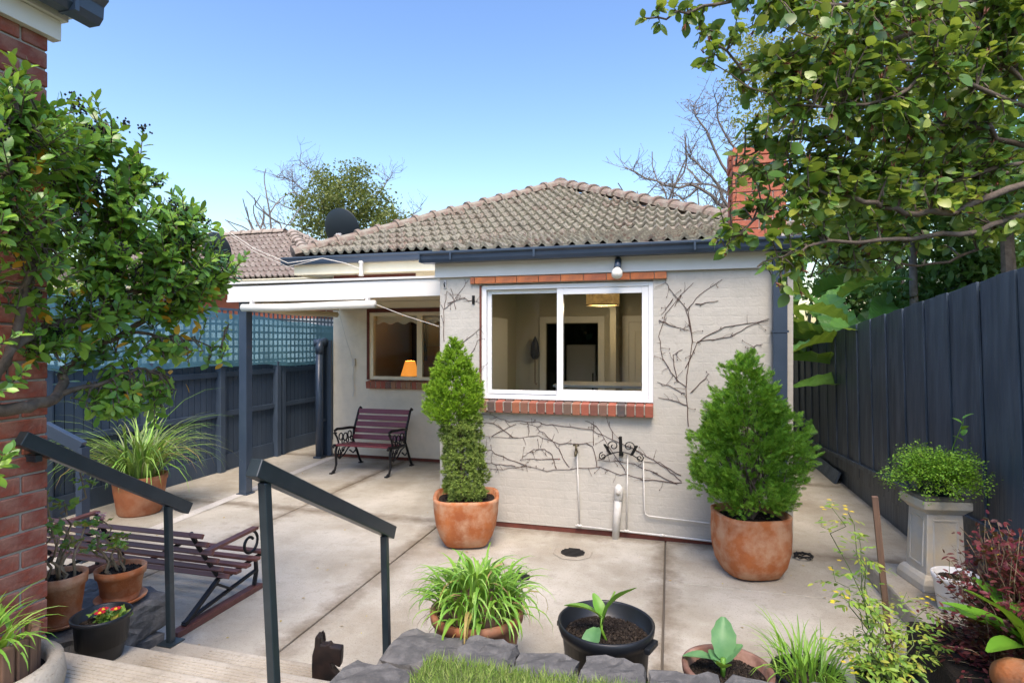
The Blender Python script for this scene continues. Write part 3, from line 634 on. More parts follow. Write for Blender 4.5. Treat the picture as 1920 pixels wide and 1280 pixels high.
part('lamp_base', MB().lathe([(.08, 0), (.08, .02), (.025, .04), (.05, .12), (.02, .24), (.015, .42)], (lp.x, 9.3, .98), 16), 'brass', tl, True)
part('lamp_shade', MB().lathe([(.165, 1.30), (.085, 1.56)], (lp.x, 9.3, 0), 24, cap=False), 'lamp_shade', tl, True)
part('bulb', MB().lathe([(.001, 1.36), (.035, 1.40), (.02, 1.47), (.001, 1.48)], (lp.x, 9.3, 0), 12), 'bulb_lit', tl, True)
glow((lp.x, 9.3, 1.50), 6, (1, .6, .22), tl)
vb = thing('window_blind', (-4.0, 8.68, 2.3), 'cream scalloped blind at the top of the verandah window', 'blind')
poly = [(VX0 + .03, VZ1 - .02)] + [(VX0 + .03 + i * (VX1 - VX0 - .06) / 60, VZ1 - .17 - .02 * math.cos(i * math.pi / 5)) for i in range(61)] + [(VX1 - .03, VZ1 - .02)]
part('fabric', MB().prism(poly, 8.67, 8.674), 'shade_white', vb); part('roller', MB().tube([(VX0 + .03, 8.68, VZ1 - .02), (VX1 - .03, 8.68, VZ1 - .02)], .015), 'shade_white', vb)
pc = atY(720, 618, 11.2); ck = thing('wall_clock', (pc.x, 11.24, pc.z), 'round wall clock inside behind the verandah window', 'clock')
part('face', MB().prism([(pc.x + .12 * math.cos(a * .524), pc.z + .12 * math.sin(a * .524)) for a in range(12)], 11.22, 11.24), 'fridge', ck); part('rim', MB().tube([(pc.x + .13 * math.cos(a * .262), 11.215, pc.z + .13 * math.sin(a * .262)) for a in range(25)], .02), 'iron', ck)
pp = atY(775, 640, 11.2); pf = thing('picture_frame', (pp.x, 11.24, pp.z), 'dark framed picture on the wall inside the verandah window', 'picture')
frame_parts(pp.x - .3, pp.x + .3, pp.z - .4, pp.z + .4, 11.20, 11.245, .05, 'iron', 'frame', pf); boxpart('picture', 'room_dark', pf, pp.x - .25, pp.x + .25, 11.225, 11.235, pp.z - .35, pp.z + .35)

# verandah
V = thing('verandah', (-4, 7, 0), 'flat verandah roof with white fascia beam on a slate blue post', 'verandah')
boxpart('post', 'slate_paint', V, -5.185, -5.075, 6.05, 6.16, 0, 2.40, bev=.004); boxpart('post_foot', 'slate_paint', V, -5.21, -5.05, 6.03, 6.18, 0, .012)
part('beam', MB().hexa([(-5.30, 5.99, 2.385), (XL - .002, 5.99, 2.41), (-5.30, 6.03, 2.385), (XL - .002, 6.03, 2.41), (-5.30, 5.99, 2.575), (XL - .002, 5.99, 2.60), (-5.30, 6.03, 2.575), (XL - .002, 6.03, 2.60)]), 'white_paint', V, bev=.003)
boxpart('beam_lip', 'white_paint', V, -5.30, -3.4, 5.975, 5.988, 2.385, 2.41)
boxpart('roof_sheet', 'white_paint', V, -5.36, XL - .003, 5.97, YB - .003, 2.606, 2.63)
for i in range(17): boxpart('soffit_board', 'cream_soffit', V, -5.29, XL - .045, 6.05 + i * .142, 6.05 + i * .142 + .137, 2.545, 2.565)
boxpart('wall_plate', 'cream_paint', V, -5.29, XL - .045, YB - .05, YB - .032, 2.44, 2.54); boxpart('side_beam', 'white_paint', V, -5.29, -5.25, 6.04, YB - .06, 2.40, 2.54)
b1 = thing('rolled_blind', (-4.3, 5.98, 2.3), 'rolled up white outdoor blind hung below the verandah fascia beam', 'blind')
a_, c_ = atY(455, 577, 5.93), atY(703, 570, 5.93)
part('roll', MB().tube([a_, a_.lerp(c_, .33) + Vector((0, 0, -.012)), a_.lerp(c_, .7) + Vector((0, 0, -.004)), c_], .046, 12), 'shade_white', b1, True)
boxpart('bracket', 'white_paint', b1, c_.x - .12, c_.x - .09, 5.93, 5.987, c_.z, 2.40); boxpart('bracket', 'white_paint', b1, a_.x + .1, a_.x + .13, 5.93, 5.987, a_.z, 2.40)
part('cord', MB().tube([c_, atY(760, 592, 5.86), atY(823, 612, 5.72)], .0032, 5), 'cord', b1)
b2 = thing('rolled_blind', (-5.22, 7.2, 2.3), 'rolled up cream outdoor blind hung along the side of the verandah', 'blind')
part('roll', MB().tube([(-5.225, 6.25, 2.335), (-5.225, 7.2, 2.315), (-5.225, 8.3, 2.335)], .045, 12), 'blind_cream', b2, True)
[boxpart('strap', 'cord', b2, -5.23, -5.22, y, y + .02, 2.33, 2.45) for y in (6.5, 8.0)]
part('cord', MB().tube([(-5.2, 8.35, 2.33), (-5.1, 8.40, 1.9), (-5.0, 8.44, 1.55)], .004, 5).tube([(-5.0, 8.44, 1.55), (-5.02, 8.45, 1.3), (-5.0, 8.45, 1.1), (-5.02, 8.45, 1.0)], .008, 5), 'cord', b2)
cl = boxpart('cleat', 'cord', b2, -5.03, -4.98, 8.44, 8.477, 1.50, 1.62)

# service line, insulator, spotlight, wall hook
sv = thing('service_cable', (-5, 8, 3), 'cream service cables sagging to the insulator on the eave', 'cable')
ins = atY(681, 505, 7.97)
for k, dz in enumerate((0, .06)):
    e = atF(415, 425 + 4 * k, 9.0); m1 = atY(540, 487, 7.7) + Vector((0, 0, -.05 - dz)); m2 = atY(605, 484, 7.75) 
    part('wire', MB().tube([e, e.lerp(m1, .5) + Vector((0, 0, -.06)), m1, m2, m2.lerp(ins, .6) + Vector((0, -.05, 0.02)), ins + Vector((0, -.08, 0))], .006 if k == 0 else .004, 6), 'cord', sv)
part('insulator', MB().lathe([(.03, -.11), (.045, -.10), (.03, -.08), (.03, .08), (.045, .10), (.03, .12)], ins + Vector((0, -.06, 0)), 14), 'pipe_white', sv, True)
lf = atY(1158, 500, YF - .1); sp = thing('spotlight', (lf.x, YF - .04, lf.z), 'small outdoor spotlight bulb on the white fascia above the window', 'light')
part('holder', MB().tube([(lf.x, YF - .036, lf.z + .07), (lf.x, YF - .06, lf.z + .06), (lf.x, YF - .13, lf.z - .03)], [.035, .03, .036], 12), 'slate_paint', sp, True)
part('bulb', MB().tube([(lf.x, YF - .125, lf.z - .025), (lf.x, YF - .155, lf.z - .06), (lf.x, YF - .18, lf.z - .09), (lf.x, YF - .195, lf.z - .108)], [.03, .052, .05, .025], 14), 'bulb_glass', sp, True)
for px, py, nm in ((835, 533, 'wall_hook'), (888, 562, 'wall_hook')):
    q = atY(px, py, YF); h = thing(nm, (q.x, YF, q.z), 'small metal hook on the painted wall left of the window' if px > 850 else 'small metal bracket on the wall under the fascia end', 'hook')
    boxpart('plate', 'iron' if px > 850 else 'fridge', h, q.x - .015, q.x + .015, YF - .012, YF - .001, q.z - .045, q.z + .045, bev=.003); part('ring', MB().tube([(q.x, YF - .012, q.z + .02), (q.x, YF - .04, q.z), (q.x, YF - .012, q.z - .03)], .006, 5), 'iron', h)

# pipes, tap, hose hanger, drain
pi = thing('water_pipes', (-1, YF, 0), 'thin white water pipes along the foot of the painted wall', 'pipe')
yp = YF - .025
def wp(px, py, y=yp): return atY(px, py, y)
hp = [wp(1079, 985), wp(1335, 1014), ]; hp.append(Vector((.86, yp, hp[1].z)))
part('pipe', MB().tube(hp, .010, 8), 'pipe_white', pi, True)
part('pipe', MB().tube([wp(1082, 850), wp(1087, 985)], .007, 8), 'pipe_white', pi, True); part('pipe', MB().tube([wp(1177, 853), wp(1175, 996)], .007, 8), 'pipe_white', pi, True)
part('pipe', MB().tube([wp(1206, 853), wp(1208.5, 955), wp(1210, 963), wp(1216, 967), wp(1334, 981), Vector((.86, yp, wp(1334, 981).z - .0))], .007, 8), 'pipe_white', pi, True)
for px, py in ((1087, 985), (1175, 995), (1242, 1003)): q = wp(px, py); part('joint', MB().tube([q - Vector((.025, 0, 0)), q + Vector((.02, 0, 0))], .014, 8), 'pipe_white', pi, True)
q = wp(1081, 846); tp = thing('garden_tap', (q.x, YF, q.z), 'small brass garden tap on the wall under the window', 'tap')
part('body', MB().tube([(q.x, YF - .005, q.z), (q.x, YF - .07, q.z), (q.x, YF - .10, q.z - .03)], [.014, .016, .012], 8).tube([(q.x, YF - .05, q.z), (q.x, YF - .05, q.z + .06)], .012, 8), 'brass', tp, True); part('handle', MB().tube([(q.x - .03, YF - .05, q.z + .065), (q.x + .03, YF - .05, q.z + .065)], .009, 6), 'brass', tp, True)
a_, c_ = wp(1160, 925, YF - .05), wp(1154, 1004, YF - .05); c_.z = 0; vp = thing('vent_pipe', (c_.x, YF - .05, 0), 'stubby white plastic waste pipe standing at the wall foot', 'pipe')
part('pipe', MB().tube([c_, a_], .035, 16), 'pipe_white', vp, True); part('cap', MB().tube([a_ - Vector((0, 0, .06)), a_ - Vector((0, 0, .055)), a_ + Vector((0, 0, .055)), a_ + Vector((0, -.02, .075))], [.036, .042, .042, .026], 16), 'pipe_white', vp, True)
part('plug', MB().tube([a_ + Vector((0, -.032, .02)), a_ + Vector((0, -.054, .02))], .023, 12), 'cast_stone', vp, True)
q = wp(1165, 850); hh = thing('hose_hanger', (q.x, YF, q.z), 'black wrought iron scroll hose hanger on the painted wall', 'hose hanger')
def spiral(c, r0, r1, a0, turns, y, n=22): return [(c[0] + (r0 + (r1 - r0) * i / n) * math.cos(a0 + turns * 2 * math.pi * i / n), y, c[1] + (r0 + (r1 - r0) * i / n) * math.sin(a0 + turns * 2 * math.pi * i / n)) for i in range(n + 1)]
yh = YF - .05; part('arch', MB().tube([(q.x + .18 * t, yh, q.z + .02 - .07 * t * t) for t in np.linspace(-1, 1, 11)], .006, 6), 'iron', hh)
for s in (-1, 1):
    part('scroll', MB().tube(spiral((q.x + s * .075, q.z + .075), .055, .012, math.pi / 2 - s * 2.2, s * 1.25, yh), .0055, 6), 'iron', hh); part('scroll', MB().tube(spiral((q.x + s * .175, q.z - .03), .04, .01, math.pi / 2, -s * 1.3, yh), .0055, 6), 'iron', hh)
    part('horn', MB().bar((q.x + s * .10, yh - .03, q.z + .0), (q.x + s * .15, yh - .08, q.z + .10), .03, .012), 'iron', hh)
part('horn', MB().bar((q.x, yh - .03, q.z + .02), (q.x, yh - .08, q.z + .18), .03, .012), 'iron', hh); boxpart('back_plate', 'iron', hh, q.x - .02, q.x + .02, yh, YF - .001, q.z - .02, q.z + .02)
def drainer(px, py, label, r=.115):
    f = EYE / ((py - 640) / FPX); c = LF((px - 960) / FPX * f, f, 0); d = thing('floor_drain', c, label, 'drain')
    part('ring', MB().lathe([(r * 1.6, .003), (r * 1.5, .006), (r, .005), (r * .96, .002)], c, 8, cap=False, rot=.39), 'step_concrete', d)
    part('sump', MB().lathe([(r * .97, .0035), (.001, .003)], c, 24, cap=False), 'drain', d)
    for i in range(-3, 4):
        hw = math.sqrt(max(0, (r * .93) ** 2 - (i * r * .27) ** 2)); boxpart('grate_bar', 'iron', d, c.x - hw, c.x + hw, c.y + i * r * .27 - .007, c.y + i * r * .27 + .007, .0045, .009)
drainer(1074, 1036, 'round iron floor drain near the wall with the pipes'); drainer(975, 1082, 'round iron floor drain beside the pot of strappy grass', .09)
wr = thing('wire_coil', (1.1, 5.55, 0), 'small black coil of wire on the concrete by the downpipe', 'wire'); part('coil', MB().tube([(1.12 + .07 * math.cos(i * .7) + .01 * math.sin(i), 5.56 + .06 * math.sin(i * .7), .012 + abs(math.sin(i * 1.3)) * .03) for i in range(40)], .006, 5), 'iron', wr)

# bare creeper on the painted wall
def vine(name, label, lines, r=.0038):
    t = thing(name, atY(*lines[0][0], YF), label, 'creeper')
    for ln in lines:
        p = [atY(x, y, YF - .004) for x, y in ln]; q = []
        for i in range(len(p) - 1):
            for k in range(4): q.append(p[i].lerp(p[i + 1], k / 4) + Vector((random.gauss(0, .004), random.uniform(-.004, .003), random.gauss(0, .005))))
        q.append(p[-1]); part('stem', MB().tube(q, r, 5, r1=r * .45), 'vine', t)
        tw = MB()
        for i in range(2, len(q) - 1):
            if random.random() < .5:
                L = random.uniform(.02, .11); a = random.uniform(0, 2 * math.pi); b = q[i] + Vector((math.cos(a) * L, 0, math.sin(a) * L)); b.y = YF - .01
                tw.tube([q[i], q[i].lerp(b, .5) + Vector((random.gauss(0, .006), -.004, random.gauss(0, .006))), b], .0021, 4, r1=.0013)
                if random.random() < .5: tw.tube([b - Vector((0, 0, .006)), b, b + Vector((.002, -.004, .006))], [.002, .005, .002], 5)
        if tw.v: tag(part('twig', tw, 'vine', t), kind='stuff')
c4 = lambda L: [(900 + x / 4, 740 + y / 4) for x, y in L]
vine('bare_creeper', 'leafless creeper spreading low across the wall under the brick sill', [c4(L) for L in (
    [(1510, 665), (1230, 635), (1100, 595), (1020, 590), (900, 540), (730, 550), (500, 570), (350, 530), (170, 555), (0, 545)],
    [(1510, 650), (1400, 550), (1200, 430), (1000, 340), (840, 265), (540, 225), (400, 200), (220, 200), (100, 150), (0, 140)],
    [(880, 540), (850, 390), (800, 365), (600, 370), (430, 305), (290, 320), (0, 310)], [(670, 545), (590, 400), (540, 340), (420, 240), (300, 210)],
    [(350, 530), (200, 480), (80, 420), (0, 400)], [(575, 555), (540, 450), (480, 410), (400, 410), (340, 450), (300, 490)], [(600, 480), (300, 485)],
    [(1480, 670), (1300, 580), (1160, 520), (1000, 495), (880, 490)], [(850, 390), (850, 200)], [(1000, 340), (970, 200)], [(1510, 610), (1350, 510), (1230, 500)],
    [(1090, 565), (1000, 440), (870, 230), (790, 195)], [(270, 530), (120, 520), (0, 495)], [(250, 320), (100, 210), (0, 200)], [(90, 310), (270, 220)])])
vine('bare_creeper', 'leafless creeper climbing the wall between the window and the downpipe', [
    [(1291, 800), (1285, 725), (1263, 706), (1244, 673), (1235, 631), (1247, 589), (1277, 552), (1300, 530)], [(1285, 725), (1298, 640), (1291, 582), (1258, 545), (1247, 523)],
    [(1298, 640), (1288, 582), (1310, 553), (1354, 524)], [(1303, 571), (1347, 564)], [(1285, 690), (1310, 640), (1369, 630), (1412, 608), (1442, 597)], [(1310, 640), (1360, 612), (1440, 601)],
    [(1235, 600), (1262, 612), (1291, 618)], [(1285, 740), (1255, 722), (1232, 716)], [(1288, 760), (1260, 750), (1234, 745)], [(1270, 712), (1262, 665), (1280, 655)], [(1296, 735), (1320, 712), (1330, 700)],
    [(1420, 690), (1405, 670), (1410, 650), (1430, 645)], [(1262, 560), (1240, 590)], [(1277, 552), (1265, 575)]], .0042)
vine('bare_creeper', 'leafless creeper on the narrow wall left of the big window', [[(832, 640), (833, 580), (850, 565), (868, 540), (878, 525)], [(833, 580), (838, 545)], [(840, 568), (870, 560), (900, 568)],
    [(858, 650), (880, 632), (905, 610)], [(862, 690), (885, 660), (895, 640), (904, 632)], [(855, 580), (845, 540)], [(893, 720), (900, 690), (915, 680)]], .0034)

# ================================================================== FENCES
def fence_right():
    F = thing('paling_fence', (2.25, 8, 0), 'tall dark navy timber paling fence along the side passage', 'fence')
    X = 2.2; tz = lambda y: 2.39 - .0779 * (y - 4.48); bz = lambda y: .06 + max(0, (10.4 - y)) * .078; lean = .072
    y = 2.4; i = 0
    while y < 14.5:
        w = .242 + random.uniform(-.012, .012); dx = random.uniform(-.004, .004) + (.0 if i % 2 else .014); y0, y1 = y + .006, y + w - .008
        v = []
        for lo in (1, 0):
            for yy in (y0, y1):
                for xx in (X + dx, X + dx + .02):
                    z = bz(yy) + .004 if lo else tz(yy) + random.uniform(-.006, .006); v.append((xx, yy - lean * (tz(yy) - z), z))
        part('paling', MB().hexa([v[0], v[1], v[2], v[3], v[4], v[5], v[6], v[7]]), 'fence_paint', F, bev=.003); y += w; i += 1
    for k in range(2):
        a, b = (1.9, 14.4); t0, t1 = (0, .5) if k == 0 else (.52, 1)
        q = [(xx, yy, bz(yy) * t - (.02 if t == 0 else 0)) for t in (t0, t1) for yy in (a, b) for xx in (X + .003 - .02 * k + .02, X + .03)]
        part('plinth_board', MB().hexa([q[0], q[1], q[2], q[3], q[4], q[5], q[6], q[7]]), 'fence_paint', F, bev=.003)
    part('rail', MB().hexa([(xx, yy, bz(yy) + d) for d in (-.03, .02) for yy in (1.9, 14.4) for xx in (X - .035, X + .002)]), 'fence_paint', F, bev=.003)
    part('backing', MB().hexa([(xx, yy, zz(yy)) for zz in (lambda y: bz(y) + .05, lambda y: tz(y) - .06) for yy in (2.2, 14.4) for xx in (X + .034, X + .045)]), 'fence_paint', F)
    for y in (3.2, 5.6, 8, 10.4, 12.8): boxpart('post', 'fence_paint', F, X + .05, X + .14, y, y + .09, -.2, tz(y) - .15)
fence_right()
pk = thing('plinth_plank', (2.05, 9.6, 0), 'loose dark plank leaning against the foot of the navy fence', 'plank'); part('plank', MB().hexa([(2.10, 8.6, .003), (2.13, 8.6, .0), (2.10, 10.9, .003), (2.13, 10.9, 0), (2.165, 8.6, .16), (2.19, 8.6, .15), (2.165, 10.9, .16), (2.19, 10.9, .15)]), 'fence_paint', pk)

def fence_left():
    F = thing('paling_fence', (-6.4, 8, 0), 'slate grey paling fence with posts and rails behind the verandah', 'fence')
    X = -6.38; tz = lambda y: 1.66 - .024 * (y - 4.0)
    y = 2.9
    while y < 13:
        w = .105; boxpart('paling', 'fence_paint_left', F, X + random.uniform(-.004, .004), X + .016, y + .006, y + w - .005, .22, tz(y) + random.uniform(-.012, .008)); y += w
    boxpart('backing', 'fence_paint_left', F, X - .03, X - .012, 2.9, 13, .2, 1.40)
    ps = [3.2, 4.5, 5.72, 6.95, 8.2, 9.6, 11.0, 12.4]
    for y in ps: boxpart('post', 'fence_paint_left', F, X + .02, X + .115, y, y + .095, -.1, tz(y) + .01, bev=.004)
    boxpart('post', 'fence_paint_left', F, X + .02, X + .10, 8.36, 8.44, -.1, tz(8.4) + .005, bev=.004)
    for a, b in zip(ps[:-1], ps[1:]):
        for z in (.80, 1.38): boxpart('rail', 'fence_paint_left', F, X + .02, X + .06, a + .1, b - .005, z, z + .075, bev=.003)
        boxpart('plinth_board', 'fence_paint_left', F, X + .018, X + .045, a + .1, b - .005, -.02, .235, bev=.003)
    L = thing('lattice_screen', (-6.45, 8, 1.5), 'square timber lattice on top of the slate grey fence', 'lattice')
    y = 2.9
    while y < 13: boxpart('slat', 'lattice_paint', L, X - .066, X - .058, y, y + .035, 1.45, 2.40); y += .115
    for k in range(9): boxpart('slat', 'lattice_paint', L, X - .057, X - .049, 2.9, 13, 1.47 + k * .112, 1.505 + k * .112)
    C = MB(); ny, nz = 90, 8
    for i in range(ny + 1):
        for j in range(nz + 1):
            yy = 2.9 + 10.1 * i / ny; t = j / nz
            C.v.append((X + .03 + .10 * (1 - t) + .02 * math.sin(yy * 3 + t * 2) * (1 - t) + .015 * math.sin(yy * 9.1) * (1 - t * .5), yy, tz(yy) - .05 + t * (.80 - .015 * (yy - 6)) + .012 * math.sin(yy * 5) + .01 * math.sin(yy * 1.9)))
    C.f = [(i * (nz + 1) + j, (i + 1) * (nz + 1) + j, (i + 1) * (nz + 1) + j + 1, i * (nz + 1) + j + 1) for i in range(ny) for j in range(nz)]
    o = part('shade_cloth', C, 'shade_cloth', None, True); tag(o, 'blue green shade cloth stretched over the lattice above the grey fence', 'shade cloth')
fence_left()
dp = thing('downpipe', (-5.62, 8.3, 0), 'round slate downpipe with elbow at the end of the verandah wall', 'pipe')
q = atY(603, 860, 8.36); x = q.x
part('pipe', MB().tube([(x, 8.30, 0), (x, 8.30, 1.72)], .062, 14), 'slate_paint', dp, True); part('elbow', MB().tube([(x, 8.30, 1.70), (x, 8.30, 1.80), (x - .0, 8.34, 1.86), (x + .03, 8.45, 1.90)], [.066, .07, .07, .066], 12), 'slate_paint', dp, True)
part('elbow', MB().tube([(x + .02, 8.40, 1.89), (x - .12, 8.33, 1.87)], .06, 12), 'slate_paint', dp, True); boxpart('clip', 'slate_paint', dp, x - .07, x + .07, 8.29, 8.40, .6, .63)
boxpart('foot', 'slate_paint', dp, x - .07, x + .07, 8.23, 8.37, 0, .03)
gt = thing('side_gate', (-5.6, 8.5, 0), 'narrow dark blue gate panel beside the verandah wall', 'gate'); boxpart('panel', 'slate_paint', gt, -5.54, -5.405, 8.42, 8.47, .02, 1.92, bev=.004); boxpart('frame', 'slate_paint', gt, -5.545, -5.51, 8.40, 8.419, .02, 1.92)

# ================================================================== BRICK HOUSE at the landing, handrails
BH = thing('brick_house', (-2.95, 0, .5), 'red brick house corner with white eave boards and slate gutter above the landing', 'house')
BX, BY = -2.85, 2.07
boxpart('wall', 'mortar', BH, -3.9, BX - .009, -1.2, BY - .009, -.1, 3.37)
for c in range(34):
    z = .43 + c * .086; odd = c % 2; y = BY - (.12 if odd else 0)
    if odd: brick(BH, 'pier_brick', BX - .055, BY - .0575, z + .043, .11, .111, .075)
    k = 0
    while y > .9:
        brick(BH, 'pier_brick', BX - .055 + random.uniform(-.002, .002), y - .12, z + .043, .11, .231, .075); y -= .24
for a in ((BX - .02, BX + .035, 3.335, 3.43), (BX - .02, BX + .055, 3.432, 3.49)): boxpart('frieze_board', 'white_paint', BH, a[0], a[1], -1.2, BY + .0 + (a[1] - BX), a[2] + .0, a[3] + .0, bev=.003)
boxpart('soffit', 'white_paint', BH, -3.9, BX + .12, -1.2, BY + .12, 3.494, 3.51)
pr = [(BX + .09, 3.44), (BX + .155, 3.44), (BX + .18, 3.47), (BX + .185, 3.525), (BX + .215, 3.55), (BX + .215, 3.58), (BX + .20, 3.58), (BX + .09, 3.57)]
mb = MB(); v = [(x, y, z) for y in (-1.2, BY + .13) for x, z in pr]; n = len(pr)
mb.add(v, [tuple(range(n)), tuple(range(2 * n - 1, n - 1, -1))] + [(k, (k + 1) % n, n + (k + 1) % n, n + k) for k in range(n)]); part('gutter', mb, 'slate_paint', BH, bev=.003)
boxpart('gutter_joint', 'slate_paint', BH, BX + .088, BX + .192, BY - .02, BY, 3.436, 3.54)
part('roof_edge', MB().add([(BX + .17, -1.2, 3.64), (BX + .17, BY + .11, 3.64), (-4, BY + .11, 4.1), (-4, -1.2, 4.1), (BX + .17, -1.2, 3.66), (BX + .17, BY + .11, 3.66), (-4, BY + .11, 4.12), (-4, -1.2, 4.12)], [(0, 1, 2, 3), (4, 5, 6, 7), (0, 1, 5, 4), (1, 2, 6, 5), (2, 3, 7, 6), (3, 0, 4, 7)]), 'ridge_far', BH)

def rail(label, x, y0, z0, y1, z1, posts):
    t = thing('handrail', (x, y1, posts[-1][1]), label, 'handrail'); a, b = Vector((x, y0, z0)), Vector((x, y1, z1)); d = (b - a).normalized()
    part('top_rail', MB().bar(a - d * .03, b + d * .06, .052, .066), 'rail_paint', t, bev=.004)
    for (y, zf, lx) in posts:
        zt = z0 + (z1 - z0) * (y - y0) / (y1 - y0) - .035; part('post', MB().hexa([(x + ax + (lx if zz == zf else 0), y + ay, zz) for zz in (zf, zt) for ay in (-.0175, .0175) for ax in (-.0175, .0175)]), 'rail_paint', t, bev=.004)
        boxpart('foot_plate', 'rail_paint', t, x + lx - .05, x + lx + .05, y - .05, y + .05, zf, zf + .008)
    return t
hl = rail('dark handrail fixed to the brick corner beside the steps', -2.79, 1.93, 1.455, 2.78, .935, [(2.69, .17, .02)])
boxpart('bracket', 'rail_paint', hl, BX - .005, -2.79, 1.97, 2.0, 1.35, 1.38)
rail('dark handrail with two posts between the steps and the lawn', -1.455, 1.80, 1.43, 2.79, .90, [(1.83, .5, .05), (2.765, 0, .02)])
gp = thing('gate_post_panel', (-5, 4.2, 0), 'grey blue sloping side panel behind the brick corner', 'panel')
a_ = atF(82, 800, 5.0); c_ = atF(155, 838, 5.0); part('cap', MB().bar(a_, c_, .06, .10), 'slate_paint', gp, bev=.004); boxpart('post', 'slate_paint', gp, c_.x - .035, c_.x + .035, c_.y - .035, c_.y + .035, 0, c_.z)

# ================================================================== GARDEN SEATS
def slat_bench():
    t = thing('slatted_bench', (-3.8, 3.35, 0), 'long brown slatted garden bench with iron frame and curled armrests', 'bench')
    xs = (-3.07, -4.62); back = [(3.151, .616), (3.196, .547), (3.238, .475), (3.286, .407), (3.325, .335), (3.385, .262)]; seat = [(3.47, .245), (3.57, .25), (3.67, .265), (3.79, .275)]
    for y, z in back: part('slat', MB().bar((-4.72, y - .012, z), (-2.97, y - .012, z), .022, .032, up=(0, .55, 1)), 'brown_slat', t, bev=.004)
    for y, z in seat: part('slat', MB().bar((-4.72, y, z + .012), (-2.97, y, z + .012), .055, .022), 'brown_slat', t, bev=.004)
    for x in xs + (-3.85,):
        part('back_support', MB().tube([(x, 3.14, .63), (x, 3.215, .50), (x, 3.30, .37), (x, 3.385, .24), (x, 3.5, .222), (x, 3.70, .243), (x, 3.83, .255)], .016, 6), 'iron', t)
    for x in xs:
        part('leg', MB().bar((x, 3.38, .23), (x, 3.08, .045), .032, .02), 'iron', t); part('leg', MB().tube([(x, 3.76, .25), (x, 3.77, .14), (x, 3.745, .045)], .017, 6), 'iron', t)
        part('brace', MB().bar((x, 3.08, .06), (x, 3.76, .15), .03, .014), 'iron', t); part('brace', MB().bar((x, 3.37, .20), (x, 3.50, .115), .025, .014), 'iron', t)
        boxpart('runner', 'brown_slat', t, x - .035, x + .035, 3.0, 3.80, 0, .04, bev=.004)
        part('armrest', MB().bar((x + .02, 3.22, .47), (x + .02, 3.74, .485), .055, .022), 'brown_slat', t, bev=.004)
        sp_ = [(x, 3.70 + (.095 - .055 * i / 24) * math.cos(math.pi / 2 - 2 * math.pi * 1.15 * i / 24), .375 + (.095 - .055 * i / 24) * math.sin(math.pi / 2 - 2 * math.pi * 1.15 * i / 24)) for i in range(25)]
        part('arm_scroll', MB().tube(sp_, .011, 6), 'iron', t, True)
slat_bench()
def iron_bench():
    t = thing('iron_bench', (-4.25, 7.85, 0), 'small plum slatted seat with ornate black cast iron ends against the house', 'bench')
    x0, x1 = -4.70, -3.83; Y = lambda y: 7.42 + y     # y 0 front .. .72 back
    for i in range(4): part('slat', MB().bar((x0 + .01, Y(.05 + i * .115), .40 - i * .012), (x1 - .01, Y(.05 + i * .115), .40 - i * .012), .10, .025), 'plum_slat', t, bev=.005)
    for i in range(5): part('slat', MB().bar((x0 + .01, Y(.50 + i * .042), .45 + i * .093), (x1 - .01, Y(.50 + i * .042), .45 + i * .093), .025, .072, up=(0, .4, 1)), 'plum_slat', t, bev=.005)
    for x in (x0, x1):
        T = lambda p, r=.016, n=7: part('end_frame', MB().tube([(x, Y(a), b) for a, b in p], r, n), 'iron', t, True)
        T([(.74, .015), (.70, .06), (.62, .20), (.55, .32), (.50, .40), (.53, .55), (.62, .72), (.68, .84), (.72, .87), (.75, .85)], .019)
        T([(-.05, .37), (-.02, .40), (.06, .385), (.25, .36), (.50, .36)], .02); T([(-.06, .015), (.0, .04), (.04, .12), (.03, .22), (.02, .30), (.06, .38)], .019)
        T([(.53, .58), (.40, .60), (.22, .61), (.06, .625), (-.0, .61), (-.01, .575), (.03, .565)], .02); T([(.0, .57), (.06, .50), (.10, .42), (.08, .38)], .014)
        T([(.04, .25), (.12, .18), (.25, .22), (.36, .30), (.48, .33)], .011); T([(.60, .24), (.50, .20), (.40, .26)], .011); T([(.12, .19), (.2, .28), (.3, .34)], .009); T([(.03, .20), (.10, .27), (.12, .35)], .009)
        for a, b, r in ((.16, .50, .05), (.28, .48, .055), (.40, .50, .05), (.22, .42, .032), (.34, .42, .032), (.46, .43, .03), (.12, .28, .035), (.22, .30, .03)):
            part('scroll', MB().tube([(x, Y(a + r * math.cos(k * .5236)), b + r * math.sin(k * .5236)) for k in range(13)], .009, 5), 'iron', t, True)
        for a, b in ((-.06, 0), (.74, 0)): boxpart('foot', 'iron', t, x - .025, x + .025, Y(a) - .05, Y(a) + .035, 0, .018, bev=.005)
iron_bench()

# ================================================================== POTS AND PLANTS
def pot(parent, c, prof, m, soil_z, soil_r, sq=0, rot=0, n=40):
    part('pot', MB().lathe(prof, c, n, sq=sq, cap=True, rot=rot), m, parent, True)
    b = MB(); k = 10; v = []
    for i in range(k + 1):
        for j in range(28):
            a = 2 * math.pi * j / 28; q = 1 if not sq else (abs(math.cos(a)) ** sq + abs(math.sin(a)) ** sq) ** (-1 / sq); r = soil_r * q * i / k
            v.append((c[0] + r * math.cos(a + rot), c[1] + r * math.sin(a + rot), c[2] + soil_z + random.uniform(-.006, .006)))
    clods(parent, c, soil_z + .002, soil_r * (.88 if sq else 1), int(2600 * soil_r ** 1.2 * 4), 0)
    b.add(v, [(i * 28 + j, i * 28 + (j + 1) % 28, (i + 1) * 28 + (j + 1) % 28, (i + 1) * 28 + j) for i in range(k) for j in range(28)]); part('soil', b, 'soil', parent)
